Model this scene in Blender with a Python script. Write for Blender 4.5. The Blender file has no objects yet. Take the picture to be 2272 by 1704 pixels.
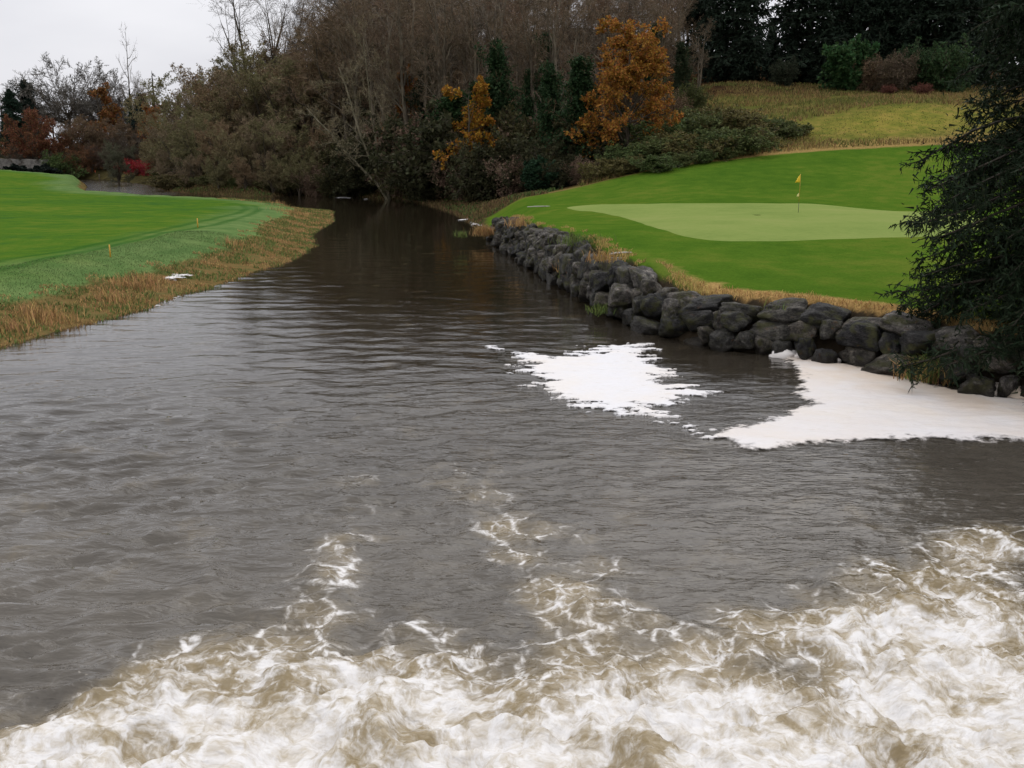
import bpy, math
import numpy as np

# ------------------------------------------------------------------ camera, sky, sun, exposure
scene = bpy.context.scene
HC, FPX, CX, CY = 6.0, 2229.0, 1136.0, 852.0
PITCH = math.radians(13.15)
cam_d = bpy.data.cameras.new('camera')
cam_d.sensor_width = 36.0
cam_d.lens = 36.0 * FPX / 2272.0
cam_d.clip_start, cam_d.clip_end = 0.1, 4000.0
cam = bpy.data.objects.new('camera', cam_d)
scene.collection.objects.link(cam)
cam.location = (0, 0, HC)
cam.rotation_euler = (math.pi / 2 - PITCH, 0, 0)
scene.camera = cam

SUN_EL, SUN_AZ = math.radians(52), math.radians(215)      # overcast: a very soft sun behind the photographer
world = bpy.data.worlds.new('World')
scene.world = world
world.use_nodes = True
wt = world.node_tree
wt.nodes.clear()
def wn(t, **kw):
    n = wt.nodes.new(t)
    for k, v in kw.items():
        setattr(n, k, v)
    return n
w_out = wn('ShaderNodeOutputWorld'); w_bg = wn('ShaderNodeBackground')
w_sky = wn('ShaderNodeTexSky', sky_type='NISHITA')
w_sky.sun_disc = False
w_sky.sun_elevation, w_sky.sun_rotation = SUN_EL, SUN_AZ
w_sky.dust_density = 4.0
w_hsv = wn('ShaderNodeHueSaturation'); w_hsv.inputs['Saturation'].default_value = 0.15
w_co = wn('ShaderNodeTexCoord'); w_map = wn('ShaderNodeMapping')
w_map.inputs['Scale'].default_value = (1.0, 1.0, 3.2)
w_noise = wn('ShaderNodeTexNoise'); w_noise.inputs['Scale'].default_value = 2.2
w_noise.inputs['Detail'].default_value = 5; w_noise.inputs['Roughness'].default_value = 0.5
w_ramp = wn('ShaderNodeValToRGB')
w_ramp.color_ramp.elements[0].position = 0.30; w_ramp.color_ramp.elements[0].color = (6.35, 6.4, 6.9, 1)
w_ramp.color_ramp.elements[1].position = 0.68; w_ramp.color_ramp.elements[1].color = (8.25, 8.25, 8.6, 1)
w_mix = wn('ShaderNodeMixRGB'); w_mix.inputs[0].default_value = 0.88
L = wt.links.new
L(w_co.outputs['Generated'], w_map.inputs['Vector']); L(w_map.outputs[0], w_noise.inputs['Vector'])
L(w_noise.outputs['Fac'], w_ramp.inputs[0])
L(w_sky.outputs[0], w_hsv.inputs['Color']); L(w_hsv.outputs[0], w_mix.inputs[1]); L(w_ramp.outputs[0], w_mix.inputs[2])
w_sep = wn('ShaderNodeSeparateXYZ'); L(w_co.outputs['Generated'], w_sep.inputs[0])
w_el = wn('ShaderNodeMath', operation='MULTIPLY_ADD', use_clamp=False); w_cl = wn('ShaderNodeClamp')
L(w_sep.outputs[2], w_cl.inputs[0]); L(w_cl.outputs[0], w_el.inputs[0]); w_el.inputs[1].default_value = 0.75; w_el.inputs[2].default_value = 0.95
w_mul = wn('ShaderNodeVectorMath', operation='SCALE'); L(w_mix.outputs[0], w_mul.inputs[0]); L(w_el.outputs[0], w_mul.inputs['Scale'])
L(w_mul.outputs[0], w_bg.inputs['Color']); L(w_bg.outputs[0], w_out.inputs['Surface'])
w_bg.inputs['Strength'].default_value = 0.115

sun_d = bpy.data.lights.new('sun', 'SUN')
sun_d.energy, sun_d.angle, sun_d.color = 1.0, math.radians(50), (1.0, 0.97, 0.93)
sun = bpy.data.objects.new('sun', sun_d)
scene.collection.objects.link(sun)
sun.rotation_euler = (math.pi / 2 - SUN_EL, 0, math.pi - SUN_AZ + math.pi)
sun.location = (-20, -30, 60)

vs = scene.view_settings
vs.view_transform, vs.look, vs.exposure, vs.gamma = 'Standard', 'None', 0.0, 1.0
vs.use_curve_mapping = False
scene.cycles.max_bounces = 5
scene.cycles.diffuse_bounces = 2
scene.cycles.glossy_bounces = 2
scene.cycles.transmission_bounces = 2
scene.cycles.use_denoising = True
scene.cycles.use_adaptive_sampling = True
scene.cycles.adaptive_threshold = 0.025

# ------------------------------------------------------------------ numpy helpers
C = scene.collection
rng = np.random.default_rng(7)
_perm = np.random.default_rng(3).permutation(256)
_perm = np.concatenate([_perm, _perm, _perm])
_ga = np.linspace(0, 2 * np.pi, 256, endpoint=False)
_gx, _gy = np.cos(_ga), np.sin(_ga)

def noise2(x, y):
    xi, yi = np.floor(x).astype(int), np.floor(y).astype(int)
    xf, yf = x - xi, y - yi
    xi &= 255; yi &= 255
    u, v = xf ** 3 * (xf * (xf * 6 - 15) + 10), yf ** 3 * (yf * (yf * 6 - 15) + 10)
    def g(ix, iy, fx, fy):
        h = _perm[_perm[ix] + iy]
        return _gx[h] * fx + _gy[h] * fy
    a, b = g(xi, yi, xf, yf), g(xi + 1, yi, xf - 1, yf)
    c, d = g(xi, yi + 1, xf, yf - 1), g(xi + 1, yi + 1, xf - 1, yf - 1)
    return (a + u * (b - a) + v * ((c + u * (d - c)) - (a + u * (b - a)))) * 1.5

def fbm(x, y, o=4, gain=0.5):
    s, a = 0, 1.0
    for k in range(o):
        s = s + a * noise2(x * 2 ** k + 17.3 * k, y * 2 ** k - 9.1 * k)
        a *= gain
    return s

def sstep(a, b, x):
    t = np.clip((x - a) / (b - a), 0, 1)
    return t * t * (3 - 2 * t)

def ray(px, py):
    a, b = (px - CX) / FPX, (CY - py) / FPX
    s, c = math.sin(PITCH), math.cos(PITCH)
    return np.array([a, c + b * s, -s + b * c])

def at(px, py, z=0.0):                      # point of the level z seen at a photo pixel
    d = ray(px, py); k = (z - HC) / d[2]
    return np.array([d[0] * k, d[1] * k, z])

def at_y(px, py, Y):                        # point at distance Y seen at a photo pixel
    d = ray(px, py); k = Y / d[1]
    return np.array([d[0] * k, Y, HC + d[2] * k])

def unit(v):
    return v / np.maximum(np.linalg.norm(v, axis=-1, keepdims=True), 1e-9)

def poly_sd(px, py, poly, closed=True):
    """signed distance to a polygon (positive inside), index of the nearest edge"""
    shp = px.shape
    X, Y = px.ravel(), py.ravel()
    A = np.asarray(poly, float)
    Bp = np.roll(A, -1, 0)
    if not closed:
        A, Bp = A[:-1], Bp[:-1]
    best = np.full(X.shape, 1e18); bi = np.zeros(X.shape, int); ins = np.zeros(X.shape, bool)
    for i in range(len(A)):
        ax, ay = A[i]; bx, by = Bp[i]
        dx, dy = bx - ax, by - ay
        t = np.clip(((X - ax) * dx + (Y - ay) * dy) / max(dx * dx + dy * dy, 1e-12), 0, 1)
        d = (X - ax - t * dx) ** 2 + (Y - ay - t * dy) ** 2
        m = d < best
        best[m] = d[m]; bi[m] = i
        if closed and ay != by:
            cr = ((ay > Y) != (by > Y)) & (X < (bx - ax) * (Y - ay) / (by - ay) + ax)
            ins ^= cr
    d = np.sqrt(best)
    if closed:
        d = np.where(ins, d, -d)
    return d.reshape(shp), bi.reshape(shp)

def smooth_poly(pts, n=6):
    P = np.asarray(pts, float); out = []
    N = len(P)
    for i in range(N):
        p0, p1, p2, p3 = P[(i - 1) % N], P[i], P[(i + 1) % N], P[(i + 2) % N]
        for t in np.linspace(0, 1, n, endpoint=False):
            out.append(0.5 * ((2 * p1) + (-p0 + p2) * t + (2 * p0 - 5 * p1 + 4 * p2 - p3) * t * t + (-p0 + 3 * p1 - 3 * p2 + p3) * t ** 3))
    return np.array(out)

def mesh_np(name, verts, quads=None, tris=None, mats=(), midx=None, smooth=True):
    me = bpy.data.meshes.new(name)
    verts = np.asarray(verts, np.float32).reshape(-1, 3)
    loops, starts, totals = [], [], []
    n0 = 0
    if quads is not None and len(quads):
        q = np.asarray(quads, np.int32).reshape(-1, 4)
        loops.append(q.ravel()); starts.append(np.arange(len(q)) * 4); totals.append(np.full(len(q), 4)); n0 = len(q) * 4
    if tris is not None and len(tris):
        t = np.asarray(tris, np.int32).reshape(-1, 3)
        loops.append(t.ravel()); starts.append(n0 + np.arange(len(t)) * 3); totals.append(np.full(len(t), 3))
    lp, st, tt = np.concatenate(loops), np.concatenate(starts), np.concatenate(totals)
    me.vertices.add(len(verts)); me.vertices.foreach_set('co', verts.ravel())
    me.loops.add(len(lp)); me.loops.foreach_set('vertex_index', lp.astype(np.int32))
    me.polygons.add(len(st)); me.polygons.foreach_set('loop_start', st.astype(np.int32))
    me.polygons.foreach_set('loop_total', tt.astype(np.int32))
    for m in mats:
        me.materials.append(m)
    if midx is not None:
        me.polygons.foreach_set('material_index', np.asarray(midx, np.int32))
    if smooth:
        me.polygons.foreach_set('use_smooth', np.ones(len(st), bool))
    me.update(calc_edges=True)
    return me

def add_attr(me, name, vals):
    a = me.attributes.new(name, 'FLOAT', 'POINT')
    a.data.foreach_set('value', np.asarray(vals, np.float32).ravel())

def link(name, me, parent=None, loc=None, rot=None, scale=None, color=None):
    o = bpy.data.objects.new(name, me)
    C.objects.link(o)
    if parent is not None:
        o.parent = parent
    if loc is not None: o.location = loc
    if rot is not None: o.rotation_euler = rot
    if scale is not None: o.scale = scale
    if color is not None: o.color = (*color, 1.0)
    return o

def tag(o, label=None, cat=None, group=None, kind=None):
    for k, v in (('label', label), ('category', cat), ('group', group), ('kind', kind)):
        if v: o[k] = v
    return o

# ------------------------------------------------------------------ materials
def mat(name):
    m = bpy.data.materials.new(name)
    m.use_nodes = True
    nt = m.node_tree
    b = nt.nodes['Principled BSDF']
    return m, nt, b

class NT:
    """short-hand for building node graphs"""
    def __init__(s, nt): s.nt = nt
    def n(s, t, **kw):
        x = s.nt.nodes.new(t)
        for k, v in kw.items(): setattr(x, k, v)
        return x
    def put(s, sock, v):
        if isinstance(v, bpy.types.NodeSocket): s.nt.links.new(v, sock)
        elif isinstance(v, tuple) and len(v) == 3 and sock.type == 'RGBA': sock.default_value = (*v, 1)
        else: sock.default_value = v
    def math(s, op, a, b=None, c=None, clamp=False):
        x = s.n('ShaderNodeMath', operation=op, use_clamp=clamp)
        s.put(x.inputs[0], a)
        if b is not None: s.put(x.inputs[1], b)
        if c is not None: s.put(x.inputs[2], c)
        return x.outputs[0]
    def mix(s, f, a, b, mode='MIX'):
        x = s.n('ShaderNodeMixRGB', blend_type=mode)
        s.put(x.inputs[0], f); s.put(x.inputs[1], a); s.put(x.inputs[2], b)
        return x.outputs[0]
    def attr(s, name):
        return s.n('ShaderNodeAttribute', attribute_name=name).outputs['Fac']
    def pos(s): return s.n('ShaderNodeNewGeometry').outputs['Position']
    def mapping(s, v, sc=(1, 1, 1), rot=(0, 0, 0)):
        x = s.n('ShaderNodeMapping'); s.put(x.inputs['Vector'], v)
        x.inputs['Scale'].default_value = sc; x.inputs['Rotation'].default_value = rot
        return x.outputs[0]
    def noise(s, v, scale, det=4, rough=0.5, dist=0.0, typ='FBM', out='Fac'):
        x = s.n('ShaderNodeTexNoise'); x.noise_type = typ
        s.put(x.inputs['Vector'], v)
        x.inputs['Scale'].default_value = scale; x.inputs['Detail'].default_value = det
        x.inputs['Roughness'].default_value = rough; x.inputs['Distortion'].default_value = dist
        return x.outputs[out]
    def step(s, a, b, v):
        x = s.n('ShaderNodeMapRange', interpolation_type='SMOOTHSTEP')
        s.put(x.inputs['Value'], v); s.put(x.inputs['From Min'], a); s.put(x.inputs['From Max'], b)
        return x.outputs[0]
    def bump(s, h, strength=0.5, dist=0.05, normal=None):
        x = s.n('ShaderNodeBump'); s.put(x.inputs['Height'], h)
        x.inputs['Strength'].default_value = strength; x.inputs['Distance'].default_value = dist
        if normal is not None: s.put(x.inputs['Normal'], normal)
        return x.outputs[0]
    def ramp(s, f, stops):
        x = s.n('ShaderNodeValToRGB'); s.put(x.inputs[0], f)
        e = x.color_ramp.elements
        while len(e) < len(stops): e.new(0.5)
        for el, (p, c) in zip(e, stops): el.position = p; el.color = (*c, 1)
        return x.outputs[0]

def leaf_material(name, base=None, vary=0.45, hue=0.03, trans=0.25):
    m, nt, b = mat(name); N = NT(nt)
    geo = N.n('ShaderNodeNewGeometry')
    rnd = geo.outputs['Random Per Island']
    col = base if base is not None else N.n('ShaderNodeObjectInfo').outputs['Color']
    h = N.n('ShaderNodeHueSaturation')
    N.put(h.inputs['Color'], col)
    N.put(h.inputs['Value'], N.math('MULTIPLY_ADD', rnd, 2 * vary, 1 - vary))
    r2 = N.math('FRACT', N.math('MULTIPLY', rnd, 37.7))
    N.put(h.inputs['Hue'], N.math('MULTIPLY_ADD', r2, 2 * hue, 0.5 - hue))
    b.inputs['Roughness'].default_value = 0.6
    b.inputs['Specular IOR Level'].default_value = 0.08
    N.put(b.inputs['Base Color'], h.outputs[0])
    if trans > 0:
        tr = N.n('ShaderNodeBsdfTranslucent'); N.put(tr.inputs['Color'], h.outputs[0])
        mx = N.n('ShaderNodeMixShader'); mx.inputs[0].default_value = trans
        nt.links.new(b.outputs[0], mx.inputs[1]); nt.links.new(tr.outputs[0], mx.inputs[2])
        nt.links.new(mx.outputs[0], nt.nodes['Material Output'].inputs['Surface'])
    return m

def bark_material(name, c1, c2, scale=3.0):
    m, nt, b = mat(name); N = NT(nt)
    co = N.n('ShaderNodeTexCoord').outputs['Object']
    f = N.noise(N.mapping(co, (1, 1, 0.3)), scale, 6, 0.65)
    N.put(b.inputs['Base Color'], N.ramp(f, [(0.35, c1), (0.65, c2)]))
    b.inputs['Roughness'].default_value = 0.85
    b.inputs['Specular IOR Level'].default_value = 0.2
    N.put(b.inputs['Normal'], N.bump(f, 0.6, 0.05))
    return m

M_LEAF = leaf_material('leaf')
M_NEEDLE = leaf_material('needle', trans=0.08, vary=0.5)
M_TWIG = leaf_material('twig', base=None, vary=0.35, hue=0.015, trans=0.0)
M_TWIG_DARK = leaf_material('twig_dark', base=(0.050, 0.040, 0.028), vary=0.35, hue=0.015, trans=0.0)
M_BARK = bark_material('bark_brown', (0.035, 0.028, 0.020), (0.11, 0.09, 0.065))
M_BARK_PALE = bark_material('bark_pale_mossy', (0.045, 0.042, 0.02), (0.17, 0.145, 0.10), 1.2)
M_BARK_MID = bark_material('bark_mid', (0.05, 0.04, 0.028), (0.17, 0.14, 0.10), 2.0)
M_BARK_DARK = bark_material('bark_dark', (0.02, 0.016, 0.013), (0.055, 0.045, 0.035))

# ------------------------------------------------------------------ river outline and terrain heights
LEFT_PX = [(-420, 905), (-150, 818), (0, 772), (60, 757), (160, 728), (250, 708), (330, 685), (400, 655), (470, 640), (560, 606), (640, 582), (700, 548), (690, 520), (738, 492), (738, 468)]
WALL_PX = [(1088, 530), (1119, 557), (1190, 600), (1230, 630), (1287, 660), (1325, 685), (1380, 718), (1440, 742), (1515, 762), (1600, 776), (1709, 789), (1849, 806), (1950, 822), (2060, 846), (2128, 866), (2272, 884), (2500, 915)]
river = [(-46, -40)]
W = [6.0]
for p in LEFT_PX:
    q = at(*p); river.append((q[0], q[1])); W.append(7.5 if p[0] < 640 else 6.0)
i_back0 = len(river)
for q in [(-22.5, 106), (-31, 114.5), (-42.5, 121), (-53, 131), (-61.5, 147), (-68.5, 165), (-76, 182), (-95, 198), (-140, 212), (-240, 220)]:
    river.append(q); W.append(2.0)
for q in [(-240, 242), (-140, 232), (-100, 222), (-80, 205)]:
    river.append(q); W.append(3.0)
for p in [(340, 413), (372, 424), (420, 430), (520, 436), (600, 437), (640, 431), (700, 430), (800, 437), (900, 444), (955, 455), (1010, 472), (1052, 497)]:
    q = at(*p); river.append((q[0], q[1])); W.append(5.0)
i_wall0 = len(river)
for p in WALL_PX:
    q = at(*p); river.append((q[0], q[1])); W.append(1.3)
WALL_XY = np.array(river[i_wall0:])
river += [(24, 14), (24, -40)]; W += [1.3, 1.3]
RIVER = np.array(river); W = np.array(W)

ctrl = []
def cpx(px, py, Y): ctrl.append(tuple(at_y(px, py, Y)))
for a in [(1130, 486, 62.5), (1195, 510, 53), (1266, 526, 46), (1352, 566, 40), (1455, 607, 35), (1556, 651, 32.5), (1640, 648, 31.5), (1723, 651, 31), (1814, 669, 30.2), (1891, 674, 29.5), (1964, 688, 29), (2055, 700, 28), (2184, 704, 27.5), (2400, 715, 27),
          (1770, 473, 60), (1700, 535, 44), (1270, 462, 72), (2010, 530, 44), (2010, 470, 62), (1700, 451, 69), (1400, 455, 72), (1850, 455, 69), (2200, 470, 66), (1500, 510, 48),
          (2300, 318, 97), (1990, 326, 96), (1850, 333, 96), (1700, 345, 96), (1550, 362, 94), (1400, 388, 92), (1300, 412, 90), (1200, 432, 87), (1130, 455, 82), (1080, 482, 70),
          (1990, 238, 112), (1850, 250, 115), (1780, 290, 108), (1700, 205, 136), (1600, 195, 138), (1500, 290, 112), (1420, 330, 108), (1950, 205, 136), (2150, 210, 130),
          (240, 572, 46), (438, 505, 64)]:
    cpx(*a)
ctrl += [(-12, 122, 0.8), (0, 128, 3.0), (8, 108, 2.8), (15, 140, 9), (-10, 145, 4.5), (-30, 150, 3.5), (-42, 155, 2.5), (-6, 172, 18), (12, 190, 27), (-14, 200, 22), (30, 178, 22), (40, 180, 18), (80, 180, 19), (-30, 190, 7), (-60, 220, 3.5),
         (-103, 200, 2.4), (-76, 172, 1.7), (-62, 145, 1.15), (-46, 119, 0.9), (-38, 112, 0.9), (-26, 101, 0.85), (-22, 88, 0.85), (-50, 46, 1.3), (-60, 80, 1.5), (-100, 120, 2.0), (-130, 180, 3.2), (-30, 25, 1.2), (-60, 10, 1.4),
         (-110, 240, 2.0), (-150, 260, 3.0), (-60, 270, 6.0), (60, 30, 2.5), (90, 60, 6), (90, 100, 12), (120, 150, 18), (30, 0, 2.0), (-150, 60, 2.5), (-200, 0, 3), (150, 0, 8), (0, 300, 16), (150, 300, 24), (-200, 320, 6), (-250, 150, 4)]
CT = np.array(ctrl)
def tps_solve(P, z, lam=2.0):
    n = len(P)
    d2 = ((P[:, None] - P[None]) ** 2).sum(-1)
    K = np.where(d2 > 0, 0.5 * d2 * np.log(np.maximum(d2, 1e-12)), 0) + lam * np.eye(n)
    A = np.zeros((n + 3, n + 3)); A[:n, :n] = K; A[:n, n] = 1; A[:n, n + 1:] = P; A[n, :n] = 1; A[n + 1:, :n] = P.T
    return np.linalg.solve(A, np.concatenate([z, [0, 0, 0]]))
_tw = tps_solve(CT[:, :2] / 50.0, CT[:, 2], 0.002)
def base_h(x, y):
    X, Y = np.clip(x, -260, 160) / 50.0, np.clip(y, -20, 310) / 50.0
    s = _tw[-3] + _tw[-2] * X + _tw[-1] * Y
    for i in range(len(CT)):
        d2 = (X - CT[i, 0] / 50) ** 2 + (Y - CT[i, 1] / 50) ** 2
        s = s + _tw[i] * 0.5 * d2 * np.log(np.maximum(d2, 1e-12))
    return np.clip(s, 0.6, 34)

def terrain(x, y, full=False):
    x, y = np.asarray(x, float), np.asarray(y, float)
    sd, bi = poly_sd(x, y, RIVER)
    d = -sd                                        # distance on land, negative in the water
    w = W[bi]
    wall = (bi >= i_wall0) & (bi < len(RIVER) - 1)
    B = base_h(x, y)
    prof = np.where(wall, sstep(0.25, 1.35, d), sstep(0, 1, np.clip(d, 0, None) / w) * 0.93 + 0.07 * sstep(0, 0.6, d))
    und = 0.10 * fbm(x * 0.11, y * 0.11, 3) + 0.05 * noise2(x * 0.5, y * 0.5) * sstep(95, 110, y)
    z = (B + und) * prof + np.where(d < 0.3, np.clip(d - 0.3 * wall, -1.2, 0) * 0.5, 0)
    if full:
        return z, d, bi, wall, B
    return z

def hz(x, y):
    return float(terrain(np.array([x]), np.array([y]))[0])

def hit(px, py, y0=20, y1=230):
    """where the sight line through a photo pixel meets the ground"""
    d = ray(px, py)
    ys = np.linspace(y0, y1, 1400)
    k = ys / d[1]
    zz = HC + d[2] * k
    tz = terrain(d[0] * k, ys)
    i = np.argmax(zz < tz)
    if not (zz < tz).any(): i = len(ys) - 1
    return np.array([d[0] * k[i], ys[i], tz[i]])

# mown areas
lawn_px = [(2500, 300), (2200, 315), (1990, 326), (1850, 333), (1700, 345), (1550, 362), (1400, 388), (1300, 412), (1200, 432), (1130, 455), (1078, 484)]
lawn = [tuple(hit(*p, y0=55, y1=125)[:2]) for p in lawn_px]
for (x, y) in WALL_XY:
    lawn.append((x, y))
lawn += [(60, 20), (60, 60)]
LAWN = np.array(lawn)
green_px = [(1256, 461), (1330, 454), (1500, 452), (1700, 452), (1850, 457), (2010, 470), (2150, 478), (2230, 495), (2160, 518), (2010, 527), (1800, 534), (1650, 536), (1560, 532), (1495, 519), (1445, 503), (1395, 487), (1330, 472)]
GREEN = smooth_poly([tuple(hit(*p, y0=30)[:2]) for p in green_px], 6)
TRACKS = []
for t in ([(455, 452), (535, 455), (548, 463), (520, 475), (440, 492), (330, 517), (200, 545), (0, 580), (-100, 600)], [(500, 450), (562, 456), (575, 466), (545, 480), (450, 503), (320, 530), (180, 560), (0, 600), (-100, 622)]):
    TRACKS.append(np.array([hit(*p)[:2] for p in t]))

# ------------------------------------------------------------------ ground
def axis(segs):
    out = []
    for a, b, st in segs:
        out.append(np.arange(a, b, st))
    return np.unique(np.round(np.concatenate(out), 3))
gx = axis([(-900, -260, 40), (-260, -110, 3), (-110, -45, 0.9), (-45, 24, 0.42), (24, 60, 0.6), (60, 160, 2), (160, 941, 40)])
gy = axis([(-300, 0, 30), (0, 18, 1.5), (18, 72, 0.48), (72, 130, 0.85), (130, 240, 1.6), (240, 320, 5), (320, 1600, 60)])
GX, GY = np.meshgrid(gx, gy)
GZ, GD, GBI, GWALL, GB = terrain(GX, GY, True)
sd_lawn, _ = poly_sd(GX, GY, LAWN)
left_side = (GX < np.interp(GY, [-40, 20, 60, 90, 105, 115, 124, 137, 155, 170, 193, 207, 222, 231], [0, 0, 0, -8, -14, -20, -36, -48, -58, -63, -74, -100, -140, -240]))
sd_left = np.where(left_side, GD - np.where(GBI >= i_back0, 0.9, 3.4), -50.0)
is_left = np.where(left_side, 1.0, 0.0)
tr = np.full(GX.shape, 9.0)
for T in TRACKS:
    tr = np.minimum(tr, poly_sd(GX, GY, T, False)[0])
nyv, nxv = GX.shape
idx = np.arange(nyv * nxv).reshape(nyv, nxv)
gq = np.stack([idx[:-1, :-1], idx[:-1, 1:], idx[1:, 1:], idx[1:, :-1]], -1).reshape(-1, 4)

m_ground, nt, b = mat('ground_turf'); N = NT(nt)
P = N.pos()
n_big = N.noise(P, 0.09, 3); n_mid = N.noise(P, 0.7, 4, 0.6); n_fine = N.noise(P, 9.0, 4, 0.75)
n_stripe = N.noise(N.mapping(P, (0.05, 0.11, 0.1), (0, 0, 0.25)), 1.0, 4, 0.6)
sdl, sdf, dwa, lf, trk, wl = N.attr('sd_lawn'), N.attr('sd_fairway'), N.attr('dist_water'), N.attr('is_left'), N.attr('track'), N.attr('wall_side')
# mown turf
turf_r = N.ramp(N.math('ADD', N.math('MULTIPLY', n_mid, 0.5), N.math('MULTIPLY', n_big, 0.5)), [(0.30, (0.036, 0.086, 0.009)), (0.5, (0.060, 0.114, 0.012)), (0.70, (0.108, 0.136, 0.020))])
turf_l = N.ramp(N.math('ADD', N.math('MULTIPLY', n_stripe, 0.5), N.math('MULTIPLY', n_mid, 0.5)), [(0.32, (0.034, 0.090, 0.018)), (0.5, (0.058, 0.120, 0.014)), (0.68, (0.106, 0.142, 0.020))])
dewy = N.ramp(n_mid, [(0.3, (0.078, 0.135, 0.046)), (0.7, (0.140, 0.200, 0.078))])
semi = N.math('MULTIPLY', N.step(7.0, 2.0, N.math('ADD', sdf, N.math('MULTIPLY', N.math('SUBTRACT', n_big, 0.5), 9.0))), 0.75)
turf_l = N.mix(semi, turf_l, dewy)
turf_l = N.mix(N.math('MULTIPLY', N.step(0.5, 0.1, trk), 0.6), turf_l, (0.018, 0.075, 0.012))
turf = N.mix(lf, turf_r, turf_l)
# unmown: hillside grass, margins, wood floor
rough = N.ramp(N.math('ADD', N.math('MULTIPLY', n_mid, 0.55), N.math('MULTIPLY', n_big, 0.45)), [(0.30, (0.045, 0.055, 0.016)), (0.42, (0.085, 0.090, 0.022)), (0.52, (0.12, 0.105, 0.030)), (0.64, (0.16, 0.115, 0.045)), (0.78, (0.075, 0.045, 0.022))])
straw = N.ramp(n_fine, [(0.3, (0.20, 0.12, 0.045)), (0.7, (0.40, 0.26, 0.10))])
mound = N.ramp(n_mid, [(0.3, (0.095, 0.115, 0.020)), (0.5, (0.165, 0.155, 0.030)), (0.72, (0.24, 0.185, 0.045))])
litter = N.ramp(n_mid, [(0.35, (0.020, 0.013, 0.008)), (0.6, (0.055, 0.032, 0.015)), (0.8, (0.10, 0.050, 0.018))])
woodm, moundm = N.attr('wood'), N.attr('mound')
un = N.mix(moundm, rough, mound)
un = N.mix(N.step(0.35, 0.65, N.math('ADD', woodm, N.math('MULTIPLY', N.math('SUBTRACT', n_mid, 0.5), 0.6))), un, litter)
# straw strip along the top of the mown bank and behind the boulders
edge = N.math('MULTIPLY', N.step(-5.5, -1.0, N.math('ADD', sdl, N.math('MULTIPLY', N.math('SUBTRACT', n_mid, 0.5), 5.0))), N.attr('straw_zone'))
un = N.mix(edge, un, N.mix(0.35, straw, rough))
margin = N.mix(lf, N.ramp(n_mid, [(0.35, (0.035, 0.030, 0.014)), (0.65, (0.075, 0.062, 0.024))]), N.ramp(n_mid, [(0.3, (0.07, 0.06, 0.02)), (0.5, (0.15, 0.10, 0.04)), (0.7, (0.08, 0.085, 0.03))]))
un = N.mix(N.math('MULTIPLY', N.step(6.0, 2.5, dwa), N.math('SUBTRACT', 1.0, wl)), un, margin)
sd_all = N.math('MAXIMUM', sdl, sdf)
isl = N.step(-0.25, 0.35, N.math('ADD', sd_all, N.math('MULTIPLY', N.math('SUBTRACT', n_mid, 0.5), 1.1)))
col = N.mix(isl, un, turf)
burnt = N.math('MULTIPLY', N.step(2.5, 1.9, N.math('ADD', dwa, N.math('MULTIPLY', N.math('SUBTRACT', N.noise(P, 1.3, 3), 0.5), -1.5))), N.attr('burnt_zone'))
col = N.mix(burnt, col, straw)
soil = N.mix(N.noise(P, 4.0, 4), (0.016, 0.012, 0.008), (0.05, 0.038, 0.025))
col = N.mix(N.math('MULTIPLY', N.step(1.42, 1.15, dwa), wl), col, soil)
col = N.mix(N.step(0.25, -0.1, dwa), col, (0.03, 0.024, 0.015))
tone = N.math('MULTIPLY_ADD', n_fine, 0.9, 0.55)
hs = N.n('ShaderNodeHueSaturation'); N.put(hs.inputs['Color'], col); N.put(hs.inputs['Value'], tone)
N.put(b.inputs['Base Color'], hs.outputs[0])
b.inputs['Roughness'].default_value = 1.0; b.inputs['Specular IOR Level'].default_value = 0.0
N.put(b.inputs['Normal'], N.bump(N.noise(P, 11.0, 2, 0.7), 0.6, 0.06))

me = mesh_np('ground', np.stack([GX, GY, GZ], -1), gq, mats=[m_ground])
add_attr(me, 'sd_lawn', np.clip(sd_lawn, -60, 60)); add_attr(me, 'sd_fairway', np.clip(sd_left, -50, 60)); add_attr(me, 'dist_water', np.clip(GD, -5, 60))
add_attr(me, 'is_left', is_left); add_attr(me, 'track', tr); add_attr(me, 'wall_side', GWALL.astype(float))
wood = np.where(left_side, 0, sstep(16, 2, GX - 0.30 * (GY - 95))) * sstep(84, 96, GY - 0.25 * np.clip(GX, -20, 40))
wood = np.maximum(wood, sstep(128, 140, GY) * (1 - is_left)); wood = np.maximum(wood, sstep(214, 222, GY))
add_attr(me, 'wood', wood)
mc = hit(1900, 280, 97, 130)
add_attr(me, 'mound', np.clip(1.25 - np.hypot((GX - mc[0] - 4) / 13, (GY - mc[1]) / 9), 0, 1))
add_attr(me, 'straw_zone', sstep(6, 16, GX) * sstep(84, 92, GY))
add_attr(me, 'burnt_zone', (GWALL & (GX > 5)).astype(float) * sstep(5.0, 7.0, GX))
ground = tag(link('ground', me), 'river banks, mown turf and wooded hillside', kind='structure')

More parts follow.
